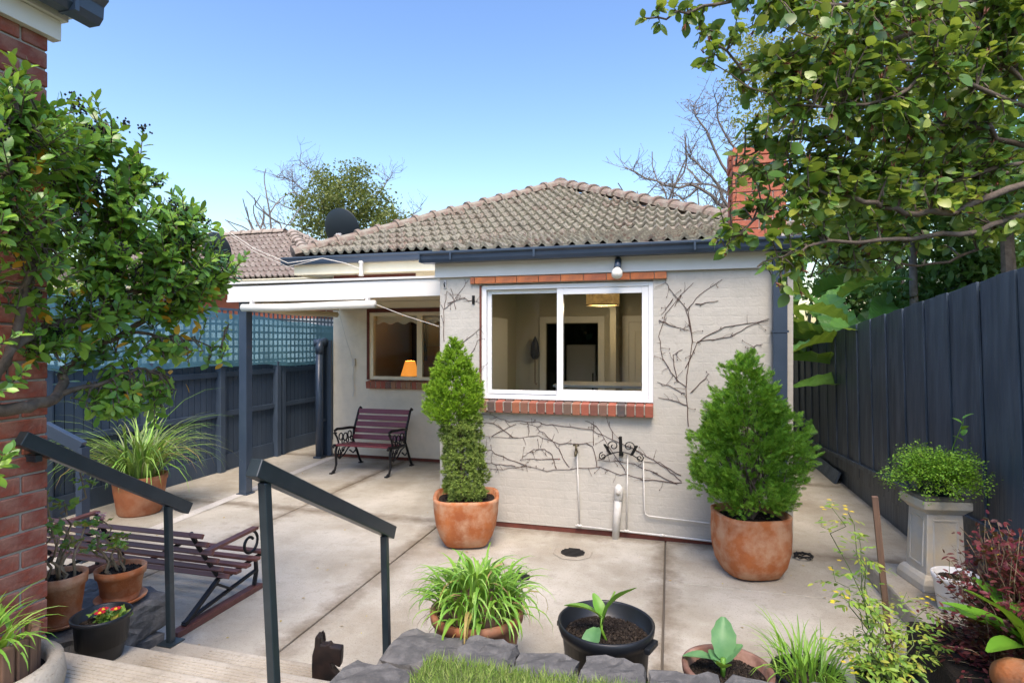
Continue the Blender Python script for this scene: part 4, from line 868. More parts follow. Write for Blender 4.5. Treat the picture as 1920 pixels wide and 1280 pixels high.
def clods(parent, c, z, r, n, sq=0, s=(.006, .016)):
    a = rng.uniform(0, 2 * np.pi, n); q = r * np.sqrt(rng.random(n)) * .96; k = 1 if not sq else (np.abs(np.cos(a)) ** sq + np.abs(np.sin(a)) ** sq) ** (-1 / sq)
    tv = np.array([(1, 0, 0), (-.9, .2, .1), (.1, 1, .1), (0, -.9, -.1), (.1, .1, .8), (0, 0, -.6)]) * .5
    scatter('soil_clods', (tv, [(0, 2, 4), (2, 1, 4), (1, 3, 4), (3, 0, 4), (2, 0, 5), (1, 2, 5), (3, 1, 5), (0, 3, 5)]), np.stack([c[0] + q * k * np.cos(a), c[1] + q * k * np.sin(a), np.full(n, c[2] + z)], 1), rng.normal(0, 1, (n, 3)), rng.normal(0, 1, (n, 3)), rng.uniform(*s, n) * 1.4, 'soil_clod', parent)
def wallprof(pts, t=.03): 
    """outer profile bottom->rim, then inside back down"""
    return pts + [(pts[-1][0] - t * .5, pts[-1][1] + .004), (pts[-1][0] - t, pts[-1][1] - .002), (pts[-1][0] - t - .01, pts[-1][1] - .14)]
def conifer_pts(rz, z0, z1, axis, clumps, per, clen, crad, lump=.12, inner=.6, seed=1, rise=.8):
    """clumps of sprays over a crown whose radius is rz(t): each clump is a short plume pointing out and up"""
    g = np.random.default_rng(seed); P = []; A = []; Nn = []; k = 0
    while k < clumps:
        t = g.random(); r0 = rz(t)
        if g.random() > (r0 + .03) / .42: continue
        k += 1; a = g.uniform(0, 2 * np.pi); c = axis(t); r = r0 * (inner + (1 - inner) * g.random() ** .7) * (1 + lump * g.normal())
        d = np.array((math.cos(a), math.sin(a), rise + g.normal(0, .2))); d /= np.linalg.norm(d); o = np.array((c[0] + (r - .4 * clen) * math.cos(a), c[1] + (r - .4 * clen) * math.sin(a), z0 + (z1 - z0) * t)); L = clen * g.uniform(.65, 1.4)
        for _ in range(per):
            u = g.random(); w = g.normal(0, crad * (1.15 - u), 3); P.append(o + d * L * u + w); A.append(d + w / crad * .45 + g.normal(0, .15, 3)); Nn.append(g.normal(0, 1, 3))
    return np.array(P), np.array(A), np.array(Nn)
# spiral-trimmed conifer
c = (-1.865, 5.17, 0); t = thing('potted_conifer', c, 'tall narrow clipped conifer with bulging top in a rounded square terracotta pot', 'potted plant')
pot(t, c, wallprof([(.15, 0), (.20, .02), (.245, .10), (.28, .20), (.298, .32), (.305, .43), (.308, .455)], .035), 'terracotta', .40, .268, sq=3.6, rot=R(18), n=56)
sc = (-1.90, 5.17)
part('trunk', MB().tube([(sc[0], sc[1], .36), (sc[0] - .01, sc[1], .9), (sc[0] - .07, sc[1], 1.6)], .03, 8, r1=.012), 'bark', t)
bx = lambda t_: (sc[0] + .03 - .05 * t_, sc[1]); P, A, N = conifer_pts(lambda q: .165 + .012 * math.sin(q * 7) + .015 * q, .44, 1.18, bx, 420, 18, .05, .022, .07, .72, 3, .4)
scatter('lower_foliage', tuft(7, .8, .12), P, A, N, rng.uniform(.018, .032, len(P)), 'juniper_dull', t, label='duller close clipped lower foliage')
up = lambda q: float(np.interp(q, (0, .1, .25, .42, .6, .8, .95, 1), (.16, .235, .265, .25, .185, .095, .03, .008)))
bx2 = lambda q: (sc[0] - .085 + .005 * q, sc[1] - .02); P, A, N = conifer_pts(up, 1.08, 1.86, bx2, 330, 22, .10, .022, .08, .6, 5, 1.5)
scatter('upper_foliage', tuft(7, .42, .09), P, A, N, rng.uniform(.025, .05, len(P)), 'juniper_bright', t, label='bright lime green bulging upper foliage')
# thuja
c = (.63, 5.12, 0); t = thing('potted_conifer', c, 'broad bushy bright green conifer in a big terracotta pot by the downpipe', 'potted plant')
pot(t, c, wallprof([(.16, 0), (.21, .02), (.255, .10), (.28, .22), (.285, .36), (.282, .46), (.286, .50)], .03), 'terracotta', .44, .25, sq=3, rot=R(20), n=56)
th = lambda q: float(np.interp(q, (0, .1, .28, .5, .67, .84, .95, 1), (.24, .38, .43, .37, .27, .14, .05, .01)))
P, A, N = conifer_pts(th, .50, 1.76, lambda q: (c[0] - .03 * q, c[1]), 500, 23, .115, .028, .09, .38, 8, .85)
scatter('foliage', spray(5, .09), P, A, N, rng.uniform(.035, .078, len(P)), 'thuja', t)
mb = MB()
for i in range(26):
    a = random.uniform(0, 6.28); h = random.uniform(.8, 1.6); r = random.uniform(.1, .3) * (1.9 - h); mb.tube(crook((c[0], c[1], .42), (c[0] + r * math.cos(a), c[1] + r * math.sin(a), h), 5, .03), .013, 5, r1=.004)
part('stem', mb, 'bark', t)
# strappy plant in terracotta pot by the left fence
c = (-5.70, 5.12, 0); t = thing('potted_grass', c, 'large clump of long arching strap leaves in a terracotta pot by the slate fence', 'potted plant')
pot(t, c, wallprof([(.20, 0), (.215, .02), (.25, .25), (.262, .36), (.272, .365), (.275, .42)], .03), 'terracotta_dark', .37, .24)
blades(t, (c[0], c[1], .37), 290, .19, [('blade_dark', 5), ('blade_green', 5), ('blade_dry', .7)], (.75, 1.3), (.016, .026), (1.3, 2.6), (1.05, 1.5), nt=22)
# liriope in foreground
c = (-1.03, 3.03, 0); t = thing('potted_grass', c, 'dense mound of short lime strap leaves in a terracotta pot behind the bluestone edge', 'potted plant')
pot(t, c, wallprof([(.17, 0), (.18, .02), (.225, .28), (.24, .38), (.255, .385), (.258, .43)], .03), 'terracotta_dark', .38, .22)
part('root_ball', MB().lathe([(.21, .36), (.20, .42), (.16, .48), (.08, .52), (.01, .53)], c, 24), 'dry_root', t)
blades(t, (c[0], c[1], .42), 300, .225, [('blade_green', 5), ('blade_lime', 7), ('blade_dry', 1.0)], (.20, .34), (.015, .024), (1.6, 3.0), (.75, 1.5), zs=.17, nt=26)
blades(t, (c[0], c[1], .40), 90, .225, [('dry_root', 3), ('blade_dry', 1)], (.12, .2), (.004, .006), (2.2, 3), (.3, .9), nt=8)
# black tub with seedling
def bigleaf(w, L, m, curl=.35, n=8, seed=0):
    rr = random.Random(seed); mb = MB(); v = []; k = 6
    for i in range(n + 1):
        x = i / n; h = w / 2 * (math.sin(math.pi * min(1, x * .93 + .05)) ** .6) * (1 + .08 * rr.uniform(-1, 1)); z = -curl * x * x * L
        for j in range(-k // 2, k // 2 + 1): s = j / (k / 2); v.append((x * L, s * h, z + .30 * abs(s) ** 1.3 * h + .07 * h * math.sin(5 * x + 2 * s) + rr.uniform(-.004, .004) * L))
    mb.add(v, [(i * (k + 1) + j, (i + 1) * (k + 1) + j, (i + 1) * (k + 1) + j + 1, i * (k + 1) + j + 1) for i in range(n) for j in range(k)]); return mb.mesh('leaf', m, True, fix=False)
def leafat(parent, me, p, yaw, pitch, roll=0): put('leaf', me, parent, Matrix.Translation(p) @ Matrix.Rotation(yaw, 4, 'Z') @ Matrix.Rotation(-pitch, 4, 'Y') @ Matrix.Rotation(roll, 4, 'X'))
c = (-.33, 3.07, 0); t = thing('potted_seedling', c, 'young cabbage seedling in a wide round black plastic tub', 'potted plant')
part('tub', MB().lathe([(.19, 0), (.20, .01), (.225, .36), (.238, .365), (.25, .40), (.252, .43), (.243, .435), (.236, .425), (.222, .30)], c, 48), 'black_plastic', t, True)
sm = MB(); 
for i in range(12):
    for j in range(32): a = 2 * math.pi * j / 32; sm.v.append((c[0] + .226 * i / 11 * math.cos(a), c[1] + .226 * i / 11 * math.sin(a), .345 + random.uniform(-.007, .01)))
sm.f = [(i * 32 + j, i * 32 + (j + 1) % 32, (i + 1) * 32 + (j + 1) % 32, (i + 1) * 32 + j) for i in range(11) for j in range(32)]; part('soil', sm, 'soil', t); clods(t, c, .352, .225, 2200)
for a in (-.35, 2.8): q = Vector((c[0] + .25 * math.cos(a), c[1] + .25 * math.sin(a), .37)); part('handle', MB().bar(q + Vector((-.06 * math.sin(a), .06 * math.cos(a), 0)), q - Vector((-.06 * math.sin(a), .06 * math.cos(a), 0)), .03, .03), 'black_plastic', t, bev=.006)
sx, sy = c[0] - .02, c[1] - .03
part('stem', MB().tube([(sx + .03, sy - .01, .34), (sx, sy, .40), (sx, sy + .01, .47)], .008, 6).tube([(sx, sy, .42), (sx + .03, sy, .52), (sx + .07, sy + .01, .60)], .005, 5).tube([(sx, sy, .40), (sx - .04, sy - .05, .40)], .004, 5), 'blade_lime', t, True)
for (w, L, m, p, yaw, pit, ro, sd) in ((.11, .22, 'cabbage_bright', (sx + .01, sy, .47), .35, 1.05, -.6, 1), (.12, .19, 'cabbage_bright', (sx, sy, .46), 3.0, .5, .4, 2), (.10, .13, 'cabbage', (sx - .02, sy - .03, .42), 4.4, -.35, .2, 3), (.06, .12, 'cabbage_bright', (sx, sy, .46), 2.2, 1.15, 0, 4)): leafat(t, bigleaf(w, L, m, seed=sd), p, yaw, pit, ro)
# old terracotta pot with cabbage
c = (.27, 3.05, 0); t = thing('potted_seedling', c, 'cabbage seedling with round grey green leaves in a weathered terracotta bowl', 'potted plant')
pot(t, c, wallprof([(.13, 0), (.15, .02), (.195, .20), (.215, .26), (.218, .29)], .03), 'terracotta_old', .24, .185)
sx, sy = c[0] - .02, c[1] + .0
part('stem', MB().tube([(sx, sy, .23), (sx, sy, .33)], .012, 6), 'cabbage_bright', t, True)
for (w, L, m, p, yaw, pit, ro, sd) in ((.12, .19, 'cabbage', (sx, sy + .01, .32), 1.4, 1.25, .2, 5), (.10, .17, 'cabbage', (sx - .02, sy, .31), 3.0, .15, .2, 6), (.09, .12, 'cabbage', (sx + .01, sy, .31), .4, .9, 0, 7), (.07, .09, 'cabbage', (sx - .01, sy - .01, .29), 2.4, .8, 0, 8), (.08, .08, 'cabbage_bright', (sx, sy - .02, .29), 4.7, .9, 0, 9)): leafat(t, bigleaf(w, L, m, .2, seed=sd), p, yaw, pit, ro)
# grass pot
c = (.66, 3.2, 0); t = thing('potted_grass', c, 'bright green spring onion like grass in a black pot on the patio', 'potted plant')
pot(t, c, wallprof([(.13, 0), (.14, .01), (.16, .21), (.17, .215), (.172, .24)], .02), 'black_plastic', .20, .145)
blades(t, (c[0], c[1], .20), 150, .15, [('blade_lime', 4), ('blade_green', 1)], (.20, .34), (.008, .014), (.9, 2.2), (1.1, 1.5), nt=16)
# staked flowering plant
c = (1.04, 3.24, 0); t = thing('staked_plant', c, 'leggy yellow flowered plant in a black pot tied by a bare timber stake', 'potted plant')
pot(t, c, wallprof([(.11, 0), (.12, .01), (.15, .22), (.155, .25)], .015), 'black_plastic', .21, .13)
a_ = atF(1672, 1250, 2.95); b_ = atF(1640, 930, 2.98); d_ = (a_ - b_); sk = thing('timber_stake', a_ + d_ * .25, 'square timber stake leaning among the yellow flowered plant', 'stake')
a2 = a_ + d_ * (a_.z / -d_.z - .06) if d_.z < 0 else a_
part('stake', MB().bar(b_, b_ + (a_ - b_) * ((b_.z - .12) / (b_.z - a_.z)), .028, .028), 'stake', sk, bev=.002)
sb = MB(); LP_, LA, LN = [], [], []; fl = []
tips = [(1555, 945, 2.9), (1590, 960, 2.95), (1600, 1030, 2.9), (1560, 1060, 3.0), (1620, 1090, 3.0), (1580, 1120, 2.85), (1600, 1180, 2.9), (1650, 1150, 3.05), (1700, 1110, 3.1), (1740, 1130, 3.15), (1755, 1200, 3.1), (1720, 1220, 3.0), (1690, 1180, 2.9), (1640, 1240, 2.85), (1600, 1250, 2.8), (1760, 1250, 3.0), (1680, 1260, 2.85), (1565, 1200, 2.85), (1610, 1000, 3.0), (1730, 1170, 3.0)]
for k, (px, py, f) in enumerate(tips):
    e = atF(px, py, f); s0 = Vector((c[0] + random.uniform(-.06, .06), c[1] + random.uniform(-.06, .06), .22)); pts = crook(s0, e, 7, .035, .06); sb.tube(pts, .004, 5, r1=.0016)
    for i in range(1, len(pts)):
        for _ in range(2 if i > 2 else random.randint(0, 1)):
            q = pts[i - 1].lerp(pts[i], random.random()); a = random.uniform(0, 6.28); dv = Vector((math.cos(a), math.sin(a), random.uniform(-.4, .6)))
            for s in np.linspace(.2, 1, 4):
                for sd in (-1, 1):
                    if random.random() < .8: LP_.append(q + dv * .10 * s); LA.append(dv + sd * dv.cross(Vector((0, 0, 1))) * .9 + Vector((0, 0, random.gauss(-.1, .25)))); LN.append((random.gauss(0, .5), random.gauss(0, .5), 1))
    if k in (0, 1, 3, 5, 9, 14): fl.append(e)
part('stem', sb, 'green_stem', t, True)
foliage([leaf_t(.36, .25, 4)], LP_, LA, LN, rng.uniform(.022, .05, len(LP_)), 'tomato_leaf', t, 200)
for e in fl:
    for _ in range(5):
        q = jit(e, .02); scatter('flower', leaf_t(.6, .2, 3), [q] * 5, [(math.cos(i * 1.257), math.sin(i * 1.257), .4) for i in range(5)], [(0, 0, 1)] * 5, [.014] * 5, 'yellow_flower', t, kind=None)
# pedestal with fern
kb = struct('kerb', MB().box(1.52, 2.17, 3.9, 5.25, -.01, .14), 'step_concrete', bev=.02)
c = (1.85, 4.87, .14); P_ = thing('stone_pedestal', c, 'square pale stone pedestal with panelled sides beside the navy fence', 'pedestal')
def sqp(name, prof, m, rot=R(9)): return part(name, MB().lathe([(r * 1.414 * .84, z) for r, z in prof], c, 4, rot=rot + math.pi / 4), m, P_, bev=.006)
sqp('base', [(.205, 0), (.205, .05), (.19, .085), (.165, .11)], 'cast_stone'); sqp('shaft', [(.155, .108), (.14, .54)], 'cast_stone'); sqp('cap', [(.145, .538), (.165, .56), (.19, .58), (.19, .635)], 'cast_stone'); sqp('cap_slab', [(.187, .637), (.18, .66)], 'cast_stone_dark')
for k in range(4):
    rz = Matrix.Translation(c) @ Matrix.Rotation(R(9) + k * math.pi / 2, 4, 'Z') @ Matrix.Rotation(R(-2), 4, 'Y') @ Matrix.Diagonal((.84, .84, 1, 1))
    mb = MB()
    for bx_ in ((-.10, .10, .15, .165), (-.10, .10, .48, .495), (-.10, -.085, .165, .48), (.085, .10, .165, .48)): mb.box(.146, .168, bx_[0], bx_[1], bx_[2], bx_[3])
    put('panel_moulding', mb.mesh('panel_moulding', 'cast_stone'), P_, rz, bev=.003)
c = (1.86, 4.86, .80); t = thing('potted_fern', c, 'feathery bright green fern in a dark green pot on the stone pedestal', 'potted plant')
pot(t, c, wallprof([(.09, 0), (.10, .01), (.135, .12), (.145, .17)], .015), 'green_pot', .13, .125)
LP_, LA, LN = [], [], []; mb = MB()
for i in range(230):
    a = random.uniform(0, 6.28); L = random.uniform(.14, .33); el = random.uniform(-.1, 1.3); p0 = Vector((c[0] + .05 * math.cos(a), c[1] + .05 * math.sin(a), c[2] + .14)); d = Vector((math.cos(a) * math.cos(el), math.sin(a) * math.cos(el), math.sin(el)))
    if p0.x + d.x * L > 2.15: L *= .5
    pts = [p0 + d * L * s + Vector((0, 0, -.32 * L * s * s)) for s in np.linspace(0, 1, 6)]; mb.tube(pts, .002, 3)
    for s in range(62):
        q = pts[1].lerp(pts[5], random.random() ** .7); q = jit(q, .022); LP_.append(q); LA.append((random.gauss(d.x, .7), random.gauss(d.y, .7), random.gauss(0, .5))); LN.append((random.gauss(0, .5), random.gauss(0, .5), 1))
part('stem', mb, 'green_stem', t); scatter('foliage', leaf_t(.9, .1, 3), LP_, LA, LN, rng.uniform(.009, .018, len(LP_)), 'fern_leaf', t)
e = Vector((c[0] + .16, c[1] - .02, c[2] + .55)); part('shoot', MB().tube([(c[0] + .05, c[1], c[2] + .13), (c[0] + .10, c[1], c[2] + .35), e], .004, 5, r1=.002), 'blade_lime', t)
for k in range(5): leafat(t, bigleaf(.04, .075, 'cabbage_bright', .2, seed=k), e - Vector((.01, 0, .04 * k)), k * 2.4, .7)
# white pot
c = (1.80, 4.42, .14); t = thing('white_pot', c, 'small white plastic pot of bare soil beside the stone pedestal', 'potted plant')
pot(t, c, wallprof([(.095, 0), (.10, .01), (.13, .20), (.135, .205), (.14, .24)], .015), 'white_plastic', .20, .125, n=32)
part('seedling', MB().tube([(c[0], c[1], c[2] + .19), (c[0] + .02, c[1], c[2] + .26), (c[0] + .06, c[1], c[2] + .29)], .003, 4).tube([(c[0] - .04, c[1], c[2] + .19), (c[0] - .04, c[1], c[2] + .33)], .002, 4), 'green_stem', t)
# raised bed at the fence with burgundy shrub, bromeliad
struct('garden_bed', MB().box(1.32, 2.17, 1.4, 3.88, -.01, .28), 'soil', bev=.03)
c = (1.72, 3.46, .28); t = thing('burgundy_shrub', c, 'low bushy shrub with small dark burgundy leaves in the fence bed', 'shrub')
LP_, LA, LN = [], [], []; mb = MB()
for i in range(300):
    a = random.uniform(0, 6.28); el = random.uniform(-.25, 1.4); rad = random.uniform(.22, .47); e = Vector((c[0] - .02 + rad * math.cos(a) * math.cos(el) * .95, c[1] + rad * math.sin(a) * math.cos(el) * 1.1, c[2] + .06 + rad * math.sin(el) * 1.5))
    if e.x > 2.12: e.x = 2.12
    pts = crook((c[0] + random.uniform(-.1, .1), c[1] + random.uniform(-.1, .1), c[2]), e, 4, .05); mb.tube(pts, .004, 4, r1=.0015)
    for s in range(24):
        q = jit(pts[2].lerp(e, random.random()), .02); LP_.append(q); dd = (e - pts[2]).normalized(); LA.append((dd.x + random.gauss(0, .7), dd.y + random.gauss(0, .7), dd.z * .4 + random.gauss(0, .4))); LN.append((random.gauss(0, .5), random.gauss(0, .5), 1))
part('stem', mb, 'geranium_stem', t); foliage([leaf_t(.5, .2, 4)], LP_, LA, LN, rng.uniform(.022, .042, len(LP_)), 'burgundy_leaf', t, 250)
c = (2.0, 3.95, .15); t = thing('yellow_flower_plant', (1.98, 3.9, .28), 'small plant with orange yellow flowers behind the burgundy shrub', 'plant')
e = atF(1873, 1042, 3.75); part('stem', MB().tube(crook((1.98, 3.86, .2), e, 5, .04), .005, 5), 'green_stem', t)
for k in range(7): q = jit(e, .022); scatter('flower', leaf_t(.7, .2, 3), [q] * 5, [(math.cos(i * 1.257), math.sin(i * 1.257), .5) for i in range(5)], [(0, 0, 1)] * 5, [.025] * 5, 'yellow_flower', t, kind=None)
for k in range(9): leafat(t, bigleaf(.035, .08, 'cabbage_bright', .2, seed=k), e - Vector((0, 0, .04 + .02 * k)), k * 2.4, .4)
c = tuple(LF(2.42, 2.66, .28)); t = thing('bromeliad', c, 'broad glossy bright green strap leaved bromeliad in the fence bed', 'plant')
for k in range(12): leafat(t, bigleaf(.115, random.uniform(.32, .42), 'bromeliad', .5, 9, seed=k), (c[0] + .02 * math.cos(k * 2.4), c[1] + .02 * math.sin(k * 2.4), c[2] + .18), k * 2.4 + 1.1, 1.25 - .06 * k)
t2 = thing('terracotta_ornament', (1.50, 2.95, .28), 'rounded terracotta pot lying on its side beside the bromeliad', 'pot')
put('pot', MB().lathe([(.02, 0), (.06, .01), (.085, .06), (.09, .12), (.08, .17), (.09, .19), (.08, .192), (.068, .16)], (0, 0, 0), 28).mesh('pot', 'terracotta', True), t2, Matrix.Translation(LF(2.2, 2.62, .40)) @ Matrix.Rotation(R(75), 4, 'X') @ Matrix.Rotation(R(25), 4, 'Y'))
# geranium pots on the stone wall
def geranium(c, r, h, label, tips, pink=None, saucer=True):
    t = thing('potted_geranium', c, label, 'potted plant'); z = .018
    if saucer: part('saucer', MB().lathe([(r * .8, 0), (r * 1.02, .018), (r * 1.05, .028), (r * 1.0, .028), (r * .75, .012)], c, 32), 'terracotta', t, True)
    pot(t, (c[0], c[1], c[2] + .012), wallprof([(r * .68, 0), (r * .72, .01), (r * .92, h * .78), (r * 1.0, h * .79), (r * 1.03, h)], .018), 'terracotta', h - .03, r * .93, n=36)
    mb = MB()
    for (px, py, f, lv) in tips:
        e = atF(px, py, f); pts = crook((c[0] + random.uniform(-r, r) * .5, c[1] + random.uniform(-r, r) * .5, c[2] + h - .03), e, 6, .05, .03); mb.tube(pts, .008, 6, r1=.004)
        for k in range(lv):
            a = random.uniform(0, 6.28); q = pts[-1].lerp(pts[-2], random.random() * .6) + Vector((math.cos(a), math.sin(a), random.uniform(-.2, .5))) * .03; mb.tube([pts[-1].lerp(pts[-2], .3), q], .0015, 3)
            put('leaf', GL[k % 3], t, Matrix.Translation(q) @ Matrix.Rotation(a, 4, 'Z') @ Matrix.Rotation(random.gauss(0, .4), 4, 'Y') @ Matrix.Rotation(random.gauss(0, .4), 4, 'X') @ Matrix.Scale(random.uniform(.7, 1.25), 4))
    part('stem', mb, 'geranium_stem', t, True)
    if pink:
        e = atF(*pink)
        for k in range(16): q = jit(e, .013); scatter('flower', leaf_t(.7, .1, 3), [q] * 4, [(math.cos(i * 1.57), math.sin(i * 1.57), .4) for i in range(4)], [(0, 0, 1)] * 4, [.014] * 4, 'pink_flower', t, kind=None)
def lobed(s):
    rr = random.Random(s); n = 20; v = [(0, 0, 0)] + [((.022 + .004 * math.cos(5 * a) + rr.uniform(-.001, .001)) * math.cos(a) + .012, (.024 + .004 * math.cos(5 * a)) * math.sin(a), .006 * math.cos(3 * a)) for a in [2 * math.pi * i / n for i in range(n)]]
    return MB().add(v, [(0, 1 + i, 1 + (i + 1) % n) for i in range(n)]).mesh('leaf', 'geranium_leaf', False, fix=False)
GL = [lobed(s) for s in range(3)]
geranium((-3.08, 2.30, .422), .115, .25, 'tall leggy geranium in a terracotta pot on the stone wall against the bricks', [(150, 885, 3.1, 7), (120, 940, 3.0, 6), (100, 975, 2.9, 7), (165, 975, 3.15, 7), (92, 1000, 3.0, 5), (140, 1010, 3.1, 6), (88, 930, 2.95, 4)])
geranium((-3.03, 2.60, .422), .125, .18, 'pink flowering leggy geranium in a wide terracotta pot on the stone wall', [(192, 975, 3.25, 3), (225, 1005, 3.3, 9), (215, 1025, 3.2, 8), (180, 1000, 3.2, 6), (186, 1020, 3.3, 5), (170, 1030, 3.25, 4)], pink=(192, 970, 3.25))
c = (-2.725, 2.235, .335); t = thing('flower_pot', c, 'black plastic pot with small red flowers on the step by the stone wall', 'potted plant')
pot(t, c, wallprof([(.085, 0), (.09, .008), (.118, .19), (.128, .195), (.132, .215)], .012), 'black_plastic', .165, .108, n=36)
for k in range(36): a = random.uniform(0, 6.28); leafat(t, GL[k % 3], (c[0] + .035 + random.gauss(0, .028), c[1] + random.gauss(0, .028), c[2] + .185 + random.uniform(0, .03)), a, random.gauss(.3, .5))
for fx, fy in ((.01, .0), (.065, .02), (.03, -.035)):
    q = Vector((c[0] + fx, c[1] + fy, c[2] + .235)); scatter('flower', leaf_t(.6, .15, 3), [q] * 10, [(math.cos(i * .628), math.sin(i * .628), .35) for i in range(10)], [(0, 0, 1)] * 10, [.027] * 10, 'red_flower', t, kind=None)
    part('flower_eye', MB().lathe([(.008, 0), (.005, .006), (.001, .007)], q + Vector((0, 0, .002)), 8), 'yellow_flower', t)
# planter ring with strap plant at the foot of the brick wall
c = (-2.56, 1.60, .5); t = thing('planter', c, 'round concrete planter with split timber log and strappy green leaves at the brick wall', 'planter')
part('ring', MB().lathe([(.26, 0), (.27, .06), (.26, .13), (.22, .14), (.205, .12), (.20, .02)], c, 36), 'step_concrete', t, True); part('soil', MB().lathe([(.205, .09), (.001, .10)], c, 24, cap=False), 'soil', t)
for k in range(9): a = k * .3 - 1.0; part('timber_slat', MB().bar((c[0] + .17 * math.cos(a), c[1] + .17 * math.sin(a), c[2] + .08), (c[0] + .172 * math.cos(a), c[1] + .172 * math.sin(a), c[2] + .26), .045, .03), 'stake', t, bev=.006)
blades(t, (c[0], c[1], c[2] + .2), 70, .13, [('blade_lime', 3), ('blade_green', 2)], (.18, .32), (.012, .02), (1.0, 2.3), (.9, 1.5), nt=12)
# dog figure
pts = [(400, 1343), (396, 1180), (398, 1110), (412, 1060), (415, 1010), (428, 988), (447, 1008), (450, 1046), (478, 1046), (496, 1038), (506, 1056), (568, 1062), (566, 1130), (560, 1172), (540, 1165), (520, 1150), (505, 1152), (515, 1180), (545, 1215), (560, 1244), (600, 1236), (634, 1256), (600, 1275), (575, 1290), (580, 1343)]
k = .00086; dg = MB().prism([((x - 500) * k, (1343 - y) * k) for x, y in pts], -.022, .022)
t = thing('dog_figure', (-1.60, 2.50, .17), 'small black metal dog figure with pricked ears standing on the step', 'figurine')
put('body', dg.mesh('body', 'dog_metal'), t, Matrix.Translation((-1.605, 2.50, .17)) @ Matrix.Rotation(R(12), 4, 'Z'), bev=.008)
put('ear', MB().prism([((x - 500) * k, (1343 - y) * k) for x, y in ((425, 1060), (428, 1005), (440, 992), (452, 1012), (458, 1052))], .024, .036).mesh('ear', 'dog_metal'), t, Matrix.Translation((-1.605, 2.50, .17)) @ Matrix.Rotation(R(12), 4, 'Z'), bev=.003)
put('stand', MB().box(-.10, .09, -.05, .05, 0, .008).mesh('stand', 'dog_metal'), t, Matrix.Translation((-1.605, 2.50, .17)) @ Matrix.Rotation(R(12), 4, 'Z'))

# ================================================================== NEIGHBOUR HOUSE, DISHES
NB = thing('neighbour_house', (-12, 15, 0), 'neighbouring brick house with pinkish brown tiled hip roof beyond the fence', 'house')
nx0, nx1, ny0, nz = -18.5, -7.55, 11.4, 3.36; rl = 2.9; rz = 4.98
boxpart('wall', 'white_paint', NB, nx0 + .5, nx1 - .5, ny0 + .5, ny0 + 8, -.16, 2.45); boxpart('brick_band', 'red_brick_far', NB, nx0 + .48, nx1 - .48, ny0 + .48, ny0 + 8.02, 2.45, 3.05); boxpart('frieze', 'cream_paint', NB, nx0 + .45, nx1 - .45, ny0 + .45, ny0 + 8.05, 3.05, 3.28)
gutter(nx0, nx1, ny0 + .04, nz - .14, nz - .02, NB, 'cream_paint'); boxpart('gutter', 'cream_paint', NB, nx1 - .06, nx1 + .06, ny0 - .08, ny0 + 9, nz - .14, nz - .02); boxpart('soffit', 'cream_soffit', NB, nx0, nx1, ny0 + .02, ny0 + 8, 3.285, 3.30)
nr = part('roof', MB().add([(nx0, ny0, nz - .03), (nx1, ny0, nz - .03), (nx1 - rl, ny0 + rl, rz - .03), (nx0 + rl, ny0 + rl, rz - .03), (nx1, ny0 + 2 * rl, nz - .03), (nx0, ny0 + 2 * rl, nz - .03)], [(0, 1, 2, 3), (1, 4, 2), (2, 4, 5, 3), (0, 3, 5)]), 'sarking', NB)
TF = tile_mesh('tile_far', n=8); sp_ = math.hypot(rl, rz - nz); ph = math.atan2(rz - nz, rl)
Wn = nx1 - nx0
lay(nr, TF, (nx0, ny0 - .05, nz), (1, 0, 0), (0, math.cos(ph), math.sin(ph)), 10, lambda x, y: x < Wn - y / sp_ * rl - .05 and x > Wn - 7.2, x0=.1, x1=Wn)
lay(nr, TF, (nx1 + .05, ny0, nz), (0, 1, 0), (-math.cos(ph), 0, math.sin(ph)), 10, lambda x, y: y / sp_ * rl + .05 < x < 2 * rl - y / sp_ * rl, x0=.1, x1=2 * rl)
CF = cap_mesh('ridge_far'); caps(nr, CF, (nx1, ny0, nz + .03), (nx1 - rl, ny0 + rl, rz + .04)); caps(nr, CF, (nx1, ny0 + 2 * rl, nz + .03), (nx1 - rl, ny0 + rl, rz + .04)); caps(nr, CF, (nx1 - rl - 6, ny0 + rl, rz + .05), (nx1 - rl + .1, ny0 + rl, rz + .05))
def dish(c, r, foot, label, face=(.1, 1, .35)):
    t = thing('satellite_dish', foot, label, 'satellite dish'); d = Vector(face).normalized(); q = d.to_track_quat('Z', 'Y').to_matrix().to_4x4()
    put('reflector', MB().lathe([(.001, 0), (r * .35, r * .02), (r * .7, r * .09), (r * .97, r * .17), (r, r * .185), (r, r * .2), (r * .97, r * .19), (r * .7, r * .11), (r * .35, r * .04), (.001, r * .02)], (0, 0, 0), 40).mesh('reflector', 'dish', True), t, Matrix.Translation(c) @ q)
    part('mast', MB().tube([foot, (foot[0], foot[1], c[2] - r * .45), Vector(c) - Vector((0, .03, r * .4))], .022, 8), 'dish', t, True); part('bracket', MB().box(c[0] - .05, c[0] + .05, c[1] - .06, c[1] - .005, c[2] - r * .5, c[2] - r * .2), 'fridge', t, bev=.01)
dish(Vector((-5.6, 9.0, 3.86)), .365, (-5.6, 9.0, 3.36), 'big dark satellite dish standing up behind the roof hip'); dish(Vector((-10.67, 11.65, 4.12)), .42, (-10.67, 11.6, 3.45), 'dark satellite dish on the neighbouring roof beside the shrub')

